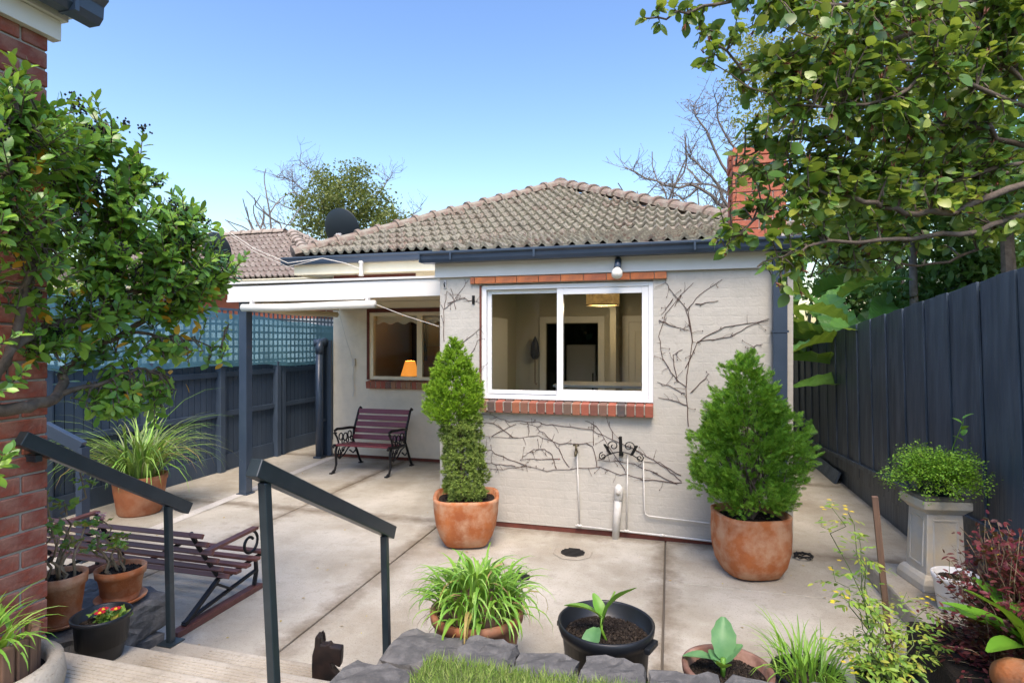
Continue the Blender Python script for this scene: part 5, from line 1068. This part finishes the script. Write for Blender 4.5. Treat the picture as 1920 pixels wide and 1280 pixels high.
# ================================================================== TREES
def crown_fill(centres, n, seed):
    g = np.random.default_rng(seed); w = np.array([c[3] * c[4] * c[5] for c in centres]); w /= w.sum(); k = g.choice(len(centres), n, p=w); out = []
    for i in k:
        c = centres[i]; d = g.normal(0, 1, 3); d /= np.linalg.norm(d); r = g.random() ** (1 / 2.4); out.append((c[0] + d[0] * r * c[3], c[1] + d[1] * r * c[4], c[2] + d[2] * r * c[5]))
    return np.array(out)
def clumpy(centres, nc, per, spread, seed):
    g = np.random.default_rng(seed); c = crown_fill(centres, nc, seed); return (c[:, None, :] + g.normal(0, spread, (nc, per, 3)) * (1, 1, .7)).reshape(-1, 3)
def nearest(p, samples):
    best = min(samples, key=lambda s: (s[0] - p).length_squared); return best
# ---- glossy shrub over the steps
root = Vector((-2.58, 1.22, .5)); t = thing('evergreen_shrub', root, 'large glossy evergreen shrub with berry clusters overhanging the steps by the brick corner', 'shrub')
B = lambda px, py, f: atF(px, py, f)
j0 = B(-110, 800, 2.25); j1 = B(60, 760, 2.5)
limbs = [[root, root.lerp(j0, .5) + Vector((.03, 0, .05)), j0], [j0, B(-30, 770, 2.35), j1, B(110, 740, 2.75), B(125, 690, 2.9), B(170, 650, 3.0), B(240, 620, 3.1), B(330, 560, 3.2), B(400, 500, 3.3)],
         [B(-30, 770, 2.35), B(20, 650, 2.4), B(90, 610, 2.6), B(190, 580, 2.85), B(265, 540, 3.0), B(320, 440, 3.1), B(345, 380, 3.1)], [B(20, 650, 2.4), B(60, 500, 2.45), B(110, 350, 2.7), B(170, 270, 2.8), B(200, 230, 2.8)],
         [j0, B(-60, 600, 2.2), B(-20, 400, 2.2), B(20, 250, 2.25), B(30, 130, 2.3)], [B(190, 580, 2.85), B(200, 480, 2.9), B(230, 350, 2.9), B(255, 290, 2.9)], [B(110, 740, 2.75), B(180, 720, 2.9), B(260, 690, 3.1), B(300, 700, 3.2)],
         [B(240, 620, 3.1), B(320, 630, 3.2), B(370, 640, 3.3), B(415, 650, 3.35)], [B(60, 500, 2.45), B(30, 420, 2.3), B(0, 350, 2.2)]]
samples = []
for i, L in enumerate(limbs):
    q = []
    for a, b in zip(L[:-1], L[1:]):
        for k in range(4): q.append(a.lerp(b, k / 4) + Vector((random.gauss(0, .008), random.gauss(0, .008), random.gauss(0, .008))))
    q.append(L[-1]); r0 = (.045, .032, .024, .018, .03, .015, .014, .010, .014)[i]; part('trunk' if i == 0 else 'branch', MB().tube(q, r0, 7, r1=r0 * (.8 if i == 0 else .3)), 'bark', t, True); samples += [(x,) for x in q[3:]]
def E(px, py, f, rpx, rf=.35, ry=None): p = B(px, py, f); r = rpx / FPX * f; return (p.x, p.y, p.z, r, max(r * .8, rf), (ry or rpx) / FPX * f)
cen = [E(40, 250, 2.3, 110), E(20, 420, 2.25, 100), E(130, 300, 2.75, 105), E(200, 400, 2.9, 130), E(280, 420, 3.0, 105), E(350, 470, 3.1, 85), E(120, 500, 2.7, 110), E(395, 500, 3.2, 55), E(240, 530, 3.0, 90), E(330, 550, 3.15, 70), E(60, 180, 2.3, 60), E(160, 240, 2.75, 70)]
tips = crown_fill(cen, 640, 11).tolist() + crown_fill([E(250, 730, 3.15, 55, .2), E(220, 770, 3.0, 45, .15), E(170, 640, 2.9, 45, .2), E(100, 620, 2.6, 50, .15), E(290, 660, 3.2, 35, .12)], 105, 12).tolist()
tips += [tuple(B(px, py, f)) for px, py, f in ((415, 655, 3.35), (400, 645, 3.3), (425, 648, 3.3), (25, 840, 2.15), (12, 730, 2.2), (35, 625, 2.2), (8, 850, 2.1), (50, 690, 2.35), (290, 800, 3.1), (20, 100, 2.3), (55, 120, 2.3))]
LP_, LA, LN, LS = [], [], [], []; YP, YA, YN = [], [], []; tw = MB(); bp_ = []
okp = lambda p: not (p.x < BX + .06 and p.y < BY + .06)
for tp_ in tips:
    p = Vector(tp_)
    if not okp(p): p = p + Vector((BX + .08 - p.x, 0, 0)) if random.random() < .3 else None
    if p is None: continue
    s = nearest(p, samples)[0]; d = (p - s); d = (d.normalized() + Vector((0, -.1, .75))).normalized(); base = p - d * .16
    if (base - s).length < 1.2: tw.tube([s, s.lerp(base, .5) + Vector((0, 0, .03)), base, p], [.006, .005, .0035, .002], 4)
    nl = random.randint(11, 17); a = random.uniform(0, 6.28); x = d.cross(Vector((0, 0, 1))).normalized(); y = d.cross(x)
    for k in range(nl):
        u = k / nl; a += 2.4; el = .25 + .95 * u; rad = x * math.cos(a) + y * math.sin(a); ax = rad * math.cos(el) + d * math.sin(el); q = base + d * (.16 * u)
        LP_.append(q); LA.append(ax); LN.append(d * 1.0 - rad * .3 + Vector((0, 0, .4))); LS.append(random.uniform(.034, .085) * (1 - .25 * u))
    if random.random() < .13:
        for k in range(random.randint(1, 2)): YP.append(base - d * .05 + jit((0, 0, 0), .03)); YA.append((random.gauss(0, 1), random.gauss(0, 1), -.6)); YN.append((random.gauss(0, 1), random.gauss(0, 1), 1))
    if random.random() < .11: bp_.append(p)
tag(part('twig', tw, 'bark', t), kind='stuff')
T4 = [leaf_t(.46, .18, 5, widest=.62), leaf_t(.42, .28, 5, widest=.6), leaf_t(.5, .1, 5, widest=.62)]
foliage(T4, LP_, LA, LN, LS, 'leaf_shrub', t, 300)
leaf_objs('yellow_leaf', [tplmesh('yellow_leaf', T4[0], 'leaf_yellow')], YP, YA, YN, rng.uniform(.05, .075, len(YP)), t)
sb = MB()
for p in bp_:
    for k in range(22): sb.lathe([(.001, -.006), (.006, 0), (.001, .006)], jit(p, .013), 5)
tag(part('berries', sb, 'berry', t), kind='stuff')

# ---- tree overhanging the right fence
root = LF(3.72, 3.25, -.1); t = thing('overhanging_tree', root, 'broad leaved tree reaching bare grey branches over the navy fence', 'tree')
f0 = Vector((root.x + .05, root.y, 2.1)); f1 = Vector((root.x, root.y, 3.0)); C = B
limbs = [([root, root + Vector((.05, 0, 1.1)), f0, f1, f1 + Vector((-.1, -.1, 1.2))], .10),
         ([f0, C(1925, 400, 3.1), C(1800, 440, 3.0), C(1680, 450, 2.95), C(1560, 455, 2.95), C(1480, 470, 2.95), C(1420, 500, 2.95)], .03), ([f0, C(1920, 345, 3.0), C(1790, 395, 2.9), C(1700, 400, 2.9), C(1620, 372, 2.9), C(1540, 360, 2.95), C(1430, 400, 3.0), C(1360, 465, 3.0)], .035),
         ([f0, C(1920, 300, 3.1), C(1760, 345, 3.1), C(1600, 335, 3.1), C(1480, 300, 3.15), C(1390, 330, 3.1)], .028), ([f1, C(1910, 270, 3.2), C(1840, 240, 3.2), C(1700, 230, 3.2), C(1560, 262, 3.3), C(1450, 265, 3.3), C(1380, 310, 3.2)], .03),
         ([f1, C(1935, 170, 3.1), C(1840, 30, 3.1), C(1760, 40, 3.1), C(1640, 90, 3.1), C(1520, 150, 3.1), C(1400, 130, 3.0), C(1330, 70, 3.0)], .04), ([f1, C(1930, 90, 3.0), C(1850, -10, 3.0), C(1700, 20, 2.95), C(1560, 15, 2.9), C(1400, -10, 2.9), C(1290, 20, 2.9), C(1215, 35, 2.9)], .035),
         ([C(1840, 30, 3.1), C(1880, 120, 3.0), C(1915, 155, 3.0), f1], .035), ([f1, C(1900, 190, 2.9), C(1750, 130, 2.8), C(1650, 190, 2.8), C(1560, 200, 2.85), C(1480, 200, 2.9), C(1330, 115, 2.95)], .022), ([f0, C(1915, 420, 3.3), C(1800, 490, 3.3), C(1700, 500, 3.35), C(1600, 480, 3.4), C(1520, 520, 3.3)], .02),
         ([f1, C(1920, 30, 3.5), C(1800, 100, 3.6), C(1650, 120, 3.7), C(1500, 60, 3.7), C(1420, 40, 3.7)], .025), ([f1, C(1900, 330, 3.6), C(1780, 300, 3.7), C(1650, 250, 3.8), C(1520, 220, 3.8)], .025)]
samples = []
for i, (L, r0) in enumerate(limbs):
    q = []
    for a, b in zip(L[:-1], L[1:]):
        for k in range(4): q.append(a.lerp(b, k / 4) + (jit((0, 0, 0), .010) if i else Vector()))
    q.append(L[-1]); part('trunk' if i == 0 else 'branch', MB().tube(q, r0 if i == 0 else r0 * .62, 7, r1=r0 * (.7 if i == 0 else .12)), 'bark', t, True)
    if i: samples += [(x, q[min(j + 2, len(q) - 1)] - q[max(j - 2, 0)]) for j, x in enumerate(q) if j > 2]
cen = [E(1560, 80, 2.95, 130, .35), E(1700, 90, 3.0, 140, .4), E(1450, 60, 2.95, 90, .3), E(1850, 90, 3.1, 110, .4), E(1500, 230, 3.05, 110, .35), E(1650, 230, 3.05, 120, .4), E(1800, 260, 3.2, 120, .4), E(1430, 340, 3.05, 75, .3), E(1560, 370, 3.1, 100, .35), E(1700, 380, 3.1, 100, .35), E(1840, 400, 3.2, 90, .3), E(1410, 420, 3.0, 55, .2), E(1490, 480, 3.0, 60, .2), E(1620, 480, 3.2, 70, .25), E(1350, 40, 2.95, 60, .2), E(1880, 20, 3.1, 90, .4)]
tips = crown_fill(cen + [E(1490, 400, 2.95, 50, .2), E(1450, 170, 3.0, 60, .2)], 1150, 21).tolist() + [tuple(C(x, y, 2.92)) for x, y in ((1205, 35), (1235, 20), (1260, 12), (1285, 45), (1225, 45), (1290, 10), (1330, 80), (1320, 100), (1350, 110), (1345, 60), (1340, 460), (1360, 475), (1375, 430), (1470, 540), (1480, 560), (1455, 530), (1500, 545), (1310, 130), (1370, 380), (1350, 390))]
LP_, LA, LN, LS = [], [], [], []; tw = MB(); BP, BA, BN = [], [], []
for tp_ in tips:
    p = Vector(tp_); s, sd = nearest(p, samples)
    if p.x > 2.1 and p.z < 2.3: continue
    L = (p - s).length; pts = [s, s.lerp(p, .5) + Vector((0, 0, .03)) + jit((0, 0, 0), .02), p]; tw.tube(pts, [.0055, .004, .0018], 4); dd = (p - s).normalized()
    nl = random.randint(6, 11)
    for k in range(nl):
        u = .25 + .75 * k / nl; q = pts[0].lerp(pts[1], u * 2) if u < .5 else pts[1].lerp(pts[2], u * 2 - 1); a = random.uniform(0, 6.28)
        ax = dd * .5 + Vector((math.cos(a), math.sin(a), random.gauss(-.25, .5))); LP_.append(q); LA.append(ax); LN.append((random.gauss(0, .7), random.gauss(0, .7), 1)); LS.append(random.choice((random.uniform(.028, .055), random.uniform(.028, .055), random.uniform(.05, .092))))
    if random.random() < .3: BP.append(p); BA.append(dd); BN.append((0, 0, 1))
tag(part('twig', tw, 'bark', t), kind='stuff')
T5 = [leaf_t(.66, .22, 5, widest=.5), leaf_t(.6, .38, 5, widest=.48), leaf_t(.74, .12, 5, widest=.55)]
foliage(T5, LP_, LA, LN, LS, 'leaf_tree', t, 300); scatter('buds', tuft(5, .5, .14), BP, BA, BN, rng.uniform(.025, .045, len(BP)), 'leaf_bud', t)

# ---- background trees
def branchy(t, base, top, spread, n, m, r0, depth=3, seed=0, up=.5):
    rr = random.Random(seed); mb = MB(); ends = []
    def grow(p, d, L, r, k):
        q = [p]; dd = d.copy()
        for i in range(4): dd = (dd + Vector((rr.gauss(0, .22), rr.gauss(0, .22), rr.gauss(0, .18) + .06 * up))).normalized(); q.append(q[-1] + dd * L / 4)
        mb.tube(q, r, 5 if k < 2 else 3, r1=r * .55, cap=False)
        if k >= depth: ends.append((q[-1], dd)); return
        for i in range(rr.randint(2, 4) if k else n):
            a = rr.uniform(0, 6.28); x = dd.cross(Vector((.2, .1, 1))).normalized(); y = dd.cross(x); s = spread * rr.uniform(.5, 1.2); nd = (dd + (x * math.cos(a) + y * math.sin(a)) * s + Vector((0, 0, up * .15))).normalized()
            grow(q[rr.choice((2, 3, 4)) if i else 4], nd, L * rr.uniform(.55, .85), r * .55, k + 1)
    d = (Vector(top) - Vector(base)); grow(Vector(base), d.normalized(), d.length, r0, 0); tag(part('branches', mb, m, t), kind='stuff'); return ends
# olive tree behind the roof
b_ = atF(655, 470, 27); b_.z = -.16; t = thing('olive_green_tree', b_, 'rounded olive green tree rising behind the roofs', 'tree')
ends = branchy(t, b_, b_ + Vector((0, 0, 4.2)), .75, 7, 'bark_grey', .22, 3, 5)
def EF(px, py, f, rpx, rypx=None): p = atF(px, py, f); r = rpx / FPX * f; return (p.x, p.y, p.z, r, r, (rypx or rpx) / FPX * f)
P = clumpy([EF(650, 370, 27, 66, 58), EF(600, 400, 27, 55, 50), EF(700, 400, 27, 55, 50), EF(665, 325, 27, 30, 25), EF(730, 420, 26.5, 30, 35), EF(590, 430, 27, 30), EF(620, 350, 27, 35)], 190, 48, .26, 31)
n = len(P); scatter('foliage', quadleaf(.6), P, rng.normal(0, 1, (n, 3)), rng.normal(0, 1, (n, 3)) + (0, 0, .6), rng.uniform(.10, .2, n), 'leaf_olive', t)
# bare tree right
b_ = atF(1395, 400, 17); b_.z = -.16; t = thing('bare_tree', b_, 'leafless grey branched tree behind the brick chimney', 'tree')
mb = MB(); rr = random.Random(4)
def bare(pts, f, r0, k_=1.0):
    q = []; P3 = [atF(x, y, f) for x, y in pts]
    for a, b in zip(P3[:-1], P3[1:]):
        for k in range(3): q.append(a.lerp(b, k / 3) + jit((0, 0, 0), .03))
    q.append(P3[-1]); mb.tube(q, r0, 5, r1=r0 * .3)
    for i in range(2, len(q)):
        for _ in range(4):
            a = q[i]; d = Vector((rr.gauss(-.2, .7), rr.gauss(0, .7), rr.gauss(.5, .6))).normalized(); L = rr.uniform(.3, .8) * k_; m_ = a + d * L * .5 + jit((0, 0, 0), .06); e = a + d * L + jit((0, 0, .05), .08); mb.tube([a, m_, e], [.014, .010, .005], 3)
            for _ in range(3):
                s = a.lerp(e, rr.uniform(.3, 1)); e2 = s + Vector((rr.gauss(0, .8), rr.gauss(0, .6), rr.gauss(.6, .5))) * rr.uniform(.12, .3) * k_; mb.tube([s, s.lerp(e2, .5) + jit((0, 0, 0), .02), e2], [.007, .006, .004], 3)
                mb.tube([e2, e2 + Vector((0, 0, .03))], [.013, .008], 3)
bare([(1400, 420), (1345, 378), (1310, 352), (1260, 350), (1215, 335), (1180, 318)], 17, .06); bare([(1310, 352), (1280, 372), (1250, 362)], 17, .03); bare([(1365, 390), (1335, 330), (1300, 300), (1290, 290)], 17.2, .05); bare([(1365, 330), (1330, 260), (1305, 220), (1300, 200)], 17.4, .045)
bare([(1395, 400), (1385, 300), (1350, 230), (1340, 180)], 17.6, .05); bare([(1400, 420), (1330, 385), (1345, 395)], 16.8, .03)
tag(part('branches', mb, 'bark_grey', t), kind='stuff'); part('trunk', MB().tube([b_, b_ + Vector((.1, 0, 3)), atF(1400, 420, 17)], .16, 8, r1=.08), 'bark_grey', t)
b2 = atF(650, 470, 28); b2.z = -.16; t = thing('bare_tree', b2, 'leafless fine twigged tree behind the olive green tree and the neighbouring roof', 'tree'); mb = MB()
for L in ([(650, 470), (615, 400), (575, 360), (540, 335), (518, 330)], [(630, 440), (580, 405), (540, 388), (515, 380)], [(620, 450), (560, 425), (520, 415), (480, 425)], [(640, 420), (605, 345), (585, 320), (562, 300)], [(660, 420), (720, 350), (735, 325)], [(680, 440), (745, 415), (790, 393)], [(610, 400), (570, 380), (550, 355), (548, 330)]): bare(L, 28, .045, 1.25)
part('trunk', MB().tube([b2, b2 + Vector((0, 0, 3)), atF(650, 470, 28)], .16, 8, r1=.09), 'bark_grey', t); tag(part('branches', mb, 'bark_grey', t), kind='stuff')
# wattle
b_ = atF(1450, 420, 19); b_.z = -.16; t = thing('wattle_tree', b_, 'tall yellow green feathery tree standing behind the overhanging branches', 'tree')
branchy(t, b_, b_ + Vector((0, 0, 4.5)), .6, 6, 'bark_grey', .2, 3, 15)
P = clumpy([EF(1440, 230, 19, 70, 70), EF(1420, 130, 19, 60, 70), EF(1500, 150, 19.5, 80, 90), EF(1560, 60, 20, 90, 80), EF(1470, 300, 18.6, 50, 45)], 210, 46, .24, 41); n = len(P)
scatter('foliage', quadleaf(.4), P, rng.normal(0, 1, (n, 3)), rng.normal(0, 1, (n, 3)), rng.uniform(.10, .2, n), 'leaf_wattle', t)
# evergreen mass behind the fence on the right
def hedge(px, py, f, rx, ry, n, label, seed, m='leaf_hedge', s=(.10, .2)):
    c = atF(px, py, f); b = Vector((c.x, c.y, -.16)); t = thing('evergreen_tree', b, label, 'tree'); r = rx / FPX * f; h = ry / FPX * f
    part('trunk', MB().tube([b, b + Vector((.1, 0, c.z * .5)), c], .13, 7, r1=.05), 'bark', t); k = np.random.default_rng(seed)
    P = crown_fill([(c.x + k.normal(0, r * .4), c.y + k.normal(0, r * .4), c.z + k.normal(0, h * .4), r * .7, r * .7, h * .6) for _ in range(6)], n, seed); n = len(P); P[:, 2] = np.maximum(P[:, 2], .1)
    scatter('foliage', leaf_t(.5, .2, 3), P, rng.normal(0, 1, (n, 3)), rng.normal(0, .6, (n, 3)) + (0, 0, 1), rng.uniform(*s, n), m, t)
hedge(1880, 300, 7.0, 160, 200, 3800, 'dense dark evergreen tree behind the right end of the navy fence', 51); hedge(1760, 560, 9.5, 140, 110, 2600, 'dark leafy bush behind the fence below the cordylines', 52)
hedge(1600, 560, 13, 110, 90, 2400, 'dark evergreen growing beyond the paddle leaf plants', 53); hedge(1720, 150, 14, 190, 150, 3800, 'loose light green tree behind the overhanging branches', 54, 'leaf_olive', (.14, .28)); hedge(1880, 60, 11, 130, 120, 2200, 'tall mid green tree at the back of the fence', 55, 'leaf_tree', (.1, .2))
hedge(1560, 420, 15, 90, 120, 3200, 'pale green leafy tree seen between the chimney and the fence', 57, 'leaf_olive', (.14, .26)); hedge(1680, 360, 11, 130, 110, 3000, 'mid green tree above the paddle leaf plants', 58, 'leaf_tree', (.12, .22)); hedge(1800, 480, 8.5, 110, 80, 2200, 'leafy bush crowding the top of the navy fence', 59, 'leaf_hedge', (.09, .18))
hedge(130, 520, 11.8, 120, 90, 1800, 'bushy green tree beyond the lattice screen', 56, 'leaf_tree', (.1, .2))
# paddle-leaf plants (banana-like) beyond the fence
def paddle(w, L, seed, m='leaf_banana'):
    rr = random.Random(seed); mb = MB(); n = 14; v = []; k = 4
    for i in range(n + 1):
        x = i / n; h = w / 2 * max(.05, math.sin(math.pi * (x * .92 + .06)) ** .55); z = -.55 * L * x * x
        for j in range(-k, k + 1): s = j / k; v.append((x * L + abs(s) * .10 * L * (1 - x), s * h, z + .35 * abs(s) * h + .09 * h * (1 if i % 2 else -1) * abs(s)))
    f = [(i * (2 * k + 1) + j, (i + 1) * (2 * k + 1) + j, (i + 1) * (2 * k + 1) + j + 1, i * (2 * k + 1) + j + 1) for i in range(n) for j in range(2 * k) if not (rr.random() < .06 and (j == 0 or j == 2 * k - 1))]
    mb.add(v, f); return mb.mesh('leaf', m, False, fix=False)
PM = [paddle(.52, 1.25, s) for s in range(4)]
def paddle_plant(px, f, label, seed, n=11, h=1.2):
    rr = random.Random(seed); b = atF(px, 640, f); b.z = -.16; t = thing('paddle_leaf_plant', b, label, 'plant')
    for k in range(n):
        a = rr.uniform(0, 6.28); L = h * rr.uniform(.75, 1.35); tp_ = b + Vector((math.cos(a) * .25, math.sin(a) * .25, L + .4)); part('stalk', MB().tube([b + Vector((.05 * math.cos(a), .05 * math.sin(a), 0)), b.lerp(tp_, .5) + Vector((0, 0, .1)), tp_], .025, 6, r1=.014), 'green_stem', t, True)
        put('leaf', PM[k % 4], t, Matrix.Translation(tp_) @ Matrix.Rotation(a, 4, 'Z') @ Matrix.Rotation(-rr.uniform(.3, 1.25), 4, 'Y') @ Matrix.Rotation(rr.gauss(0, .5), 4, 'X') @ Matrix.Scale(rr.uniform(.8, 1.25), 4))
paddle_plant(1545, 9.6, 'clump of big paddle leaves close behind the white wall corner', 61, 13, 1.7); paddle_plant(1620, 8.3, 'clump of pale paddle leaves leaning over the navy fence top', 62, 12, 1.45); paddle_plant(1500, 12.5, 'tall paddle leaf clump at the far end of the side passage', 63, 11, 2.2); paddle_plant(1700, 8.0, 'paddle leaf clump half hidden under the overhanging branches', 64, 9, .9)
def cordyline(px, py, f, label, seed):
    c = atF(px, py, f); b = Vector((c.x, c.y, -.16)); t = thing('cordyline', b, label, 'plant'); part('trunk', MB().tube([b, b + Vector((.05, 0, c.z * .5)), c], .07, 8, r1=.05), 'bark_grey', t, True)
    ms = [blade_mesh('leaf', 'leaf_cordyline', .75, .05, random.uniform(.5, 1.6), random.uniform(.2, 1.4)) for _ in range(10)]
    for i in range(70): put('leaf', ms[i % 10], t, Matrix.Translation(c) @ Matrix.Rotation(i * 2.4, 4, 'Z') @ Matrix.Rotation(random.gauss(0, .2), 4, 'Y'))
cordyline(1710, 440, 8.6, 'spiky cordyline with yellowish sword leaves above the fence', 71); cordyline(1775, 400, 9.4, 'taller spiky cordyline among the trees behind the fence', 72)
wb = thing('white_shed', (7.4, 6.0, 0), 'white weatherboard shed glimpsed behind the trees over the fence', 'shed'); 
q = atF(1890, 490, 8.2)
for k in range(14): boxpart('weatherboard', 'white_paint', wb, q.x - .3, q.x + 3, q.y + .004 * (k % 2), q.y + .06, -.16 + k * .2, .035 + k * .2)
boxpart('roof', 'slate_paint', wb, q.x - .45, q.x + 3.1, q.y - .1, q.y + 2.6, 2.66, 2.74); boxpart('wall', 'white_paint', wb, q.x - .29, q.x + 2.99, q.y + .065, q.y + 2.5, -.16, 2.655)
BASE[wb] = Vector(wb.location)
# garden behind the photographer (seen only mirrored in the window)
for k, (x, y, h) in enumerate(((-4.2, -8.5, 4.6), (-.9, -9.0, 5.0), (2.4, -8.6, 4.5), (-7.5, -9.2, 4.8))):
    b = Vector((x, y, -.16)); t = thing('garden_tree', b, ('tallest', 'broad', 'short', 'wide dark')[k] + ' leafy garden tree at the back of the lawn' + (' by the brick house', ' behind the bluestone edge', ' next to the navy fence', ' beyond the brick house')[k], 'tree', 'trees at the back of the lawn'); part('trunk', MB().tube([b, b + Vector((0, 0, h * .6))], .1, 6, r1=.06), 'bark', t)
    P = crown_fill([(x, y, h * .65, 2.1, 1.2, h * .5), (x + .6, y, h * .4, 1.8, 1.1, h * .45)], 3200, 90 + k); n = len(P); scatter('foliage', quadleaf(.6), P, rng.normal(0, 1, (n, 3)), rng.normal(0, 1, (n, 3)), rng.uniform(.2, .4, n), 'leaf_hedge', t)

n = 170; P = np.stack([rng.uniform(-6, 2, n), rng.uniform(2.9, 10, n), np.full(n, .006)], 1); P = P[~((P[:, 1] > 5.6) & (P[:, 0] > -2.4) & (P[:, 0] < 1.1)) & (P[:, 1] < 8.3)]; n = len(P)
tag(scatter('fallen_leaves', leaf_t(.5, .1, 3), P, np.stack([rng.normal(0, 1, n), rng.normal(0, 1, n), rng.normal(0, .08, n)], 1), np.stack([rng.normal(0, .15, n), rng.normal(0, .15, n), np.ones(n)], 1), rng.uniform(.012, .035, n), 'blade_dry', None), 'tiny dry leaves scattered over the concrete patio', 'leaves', kind='stuff')
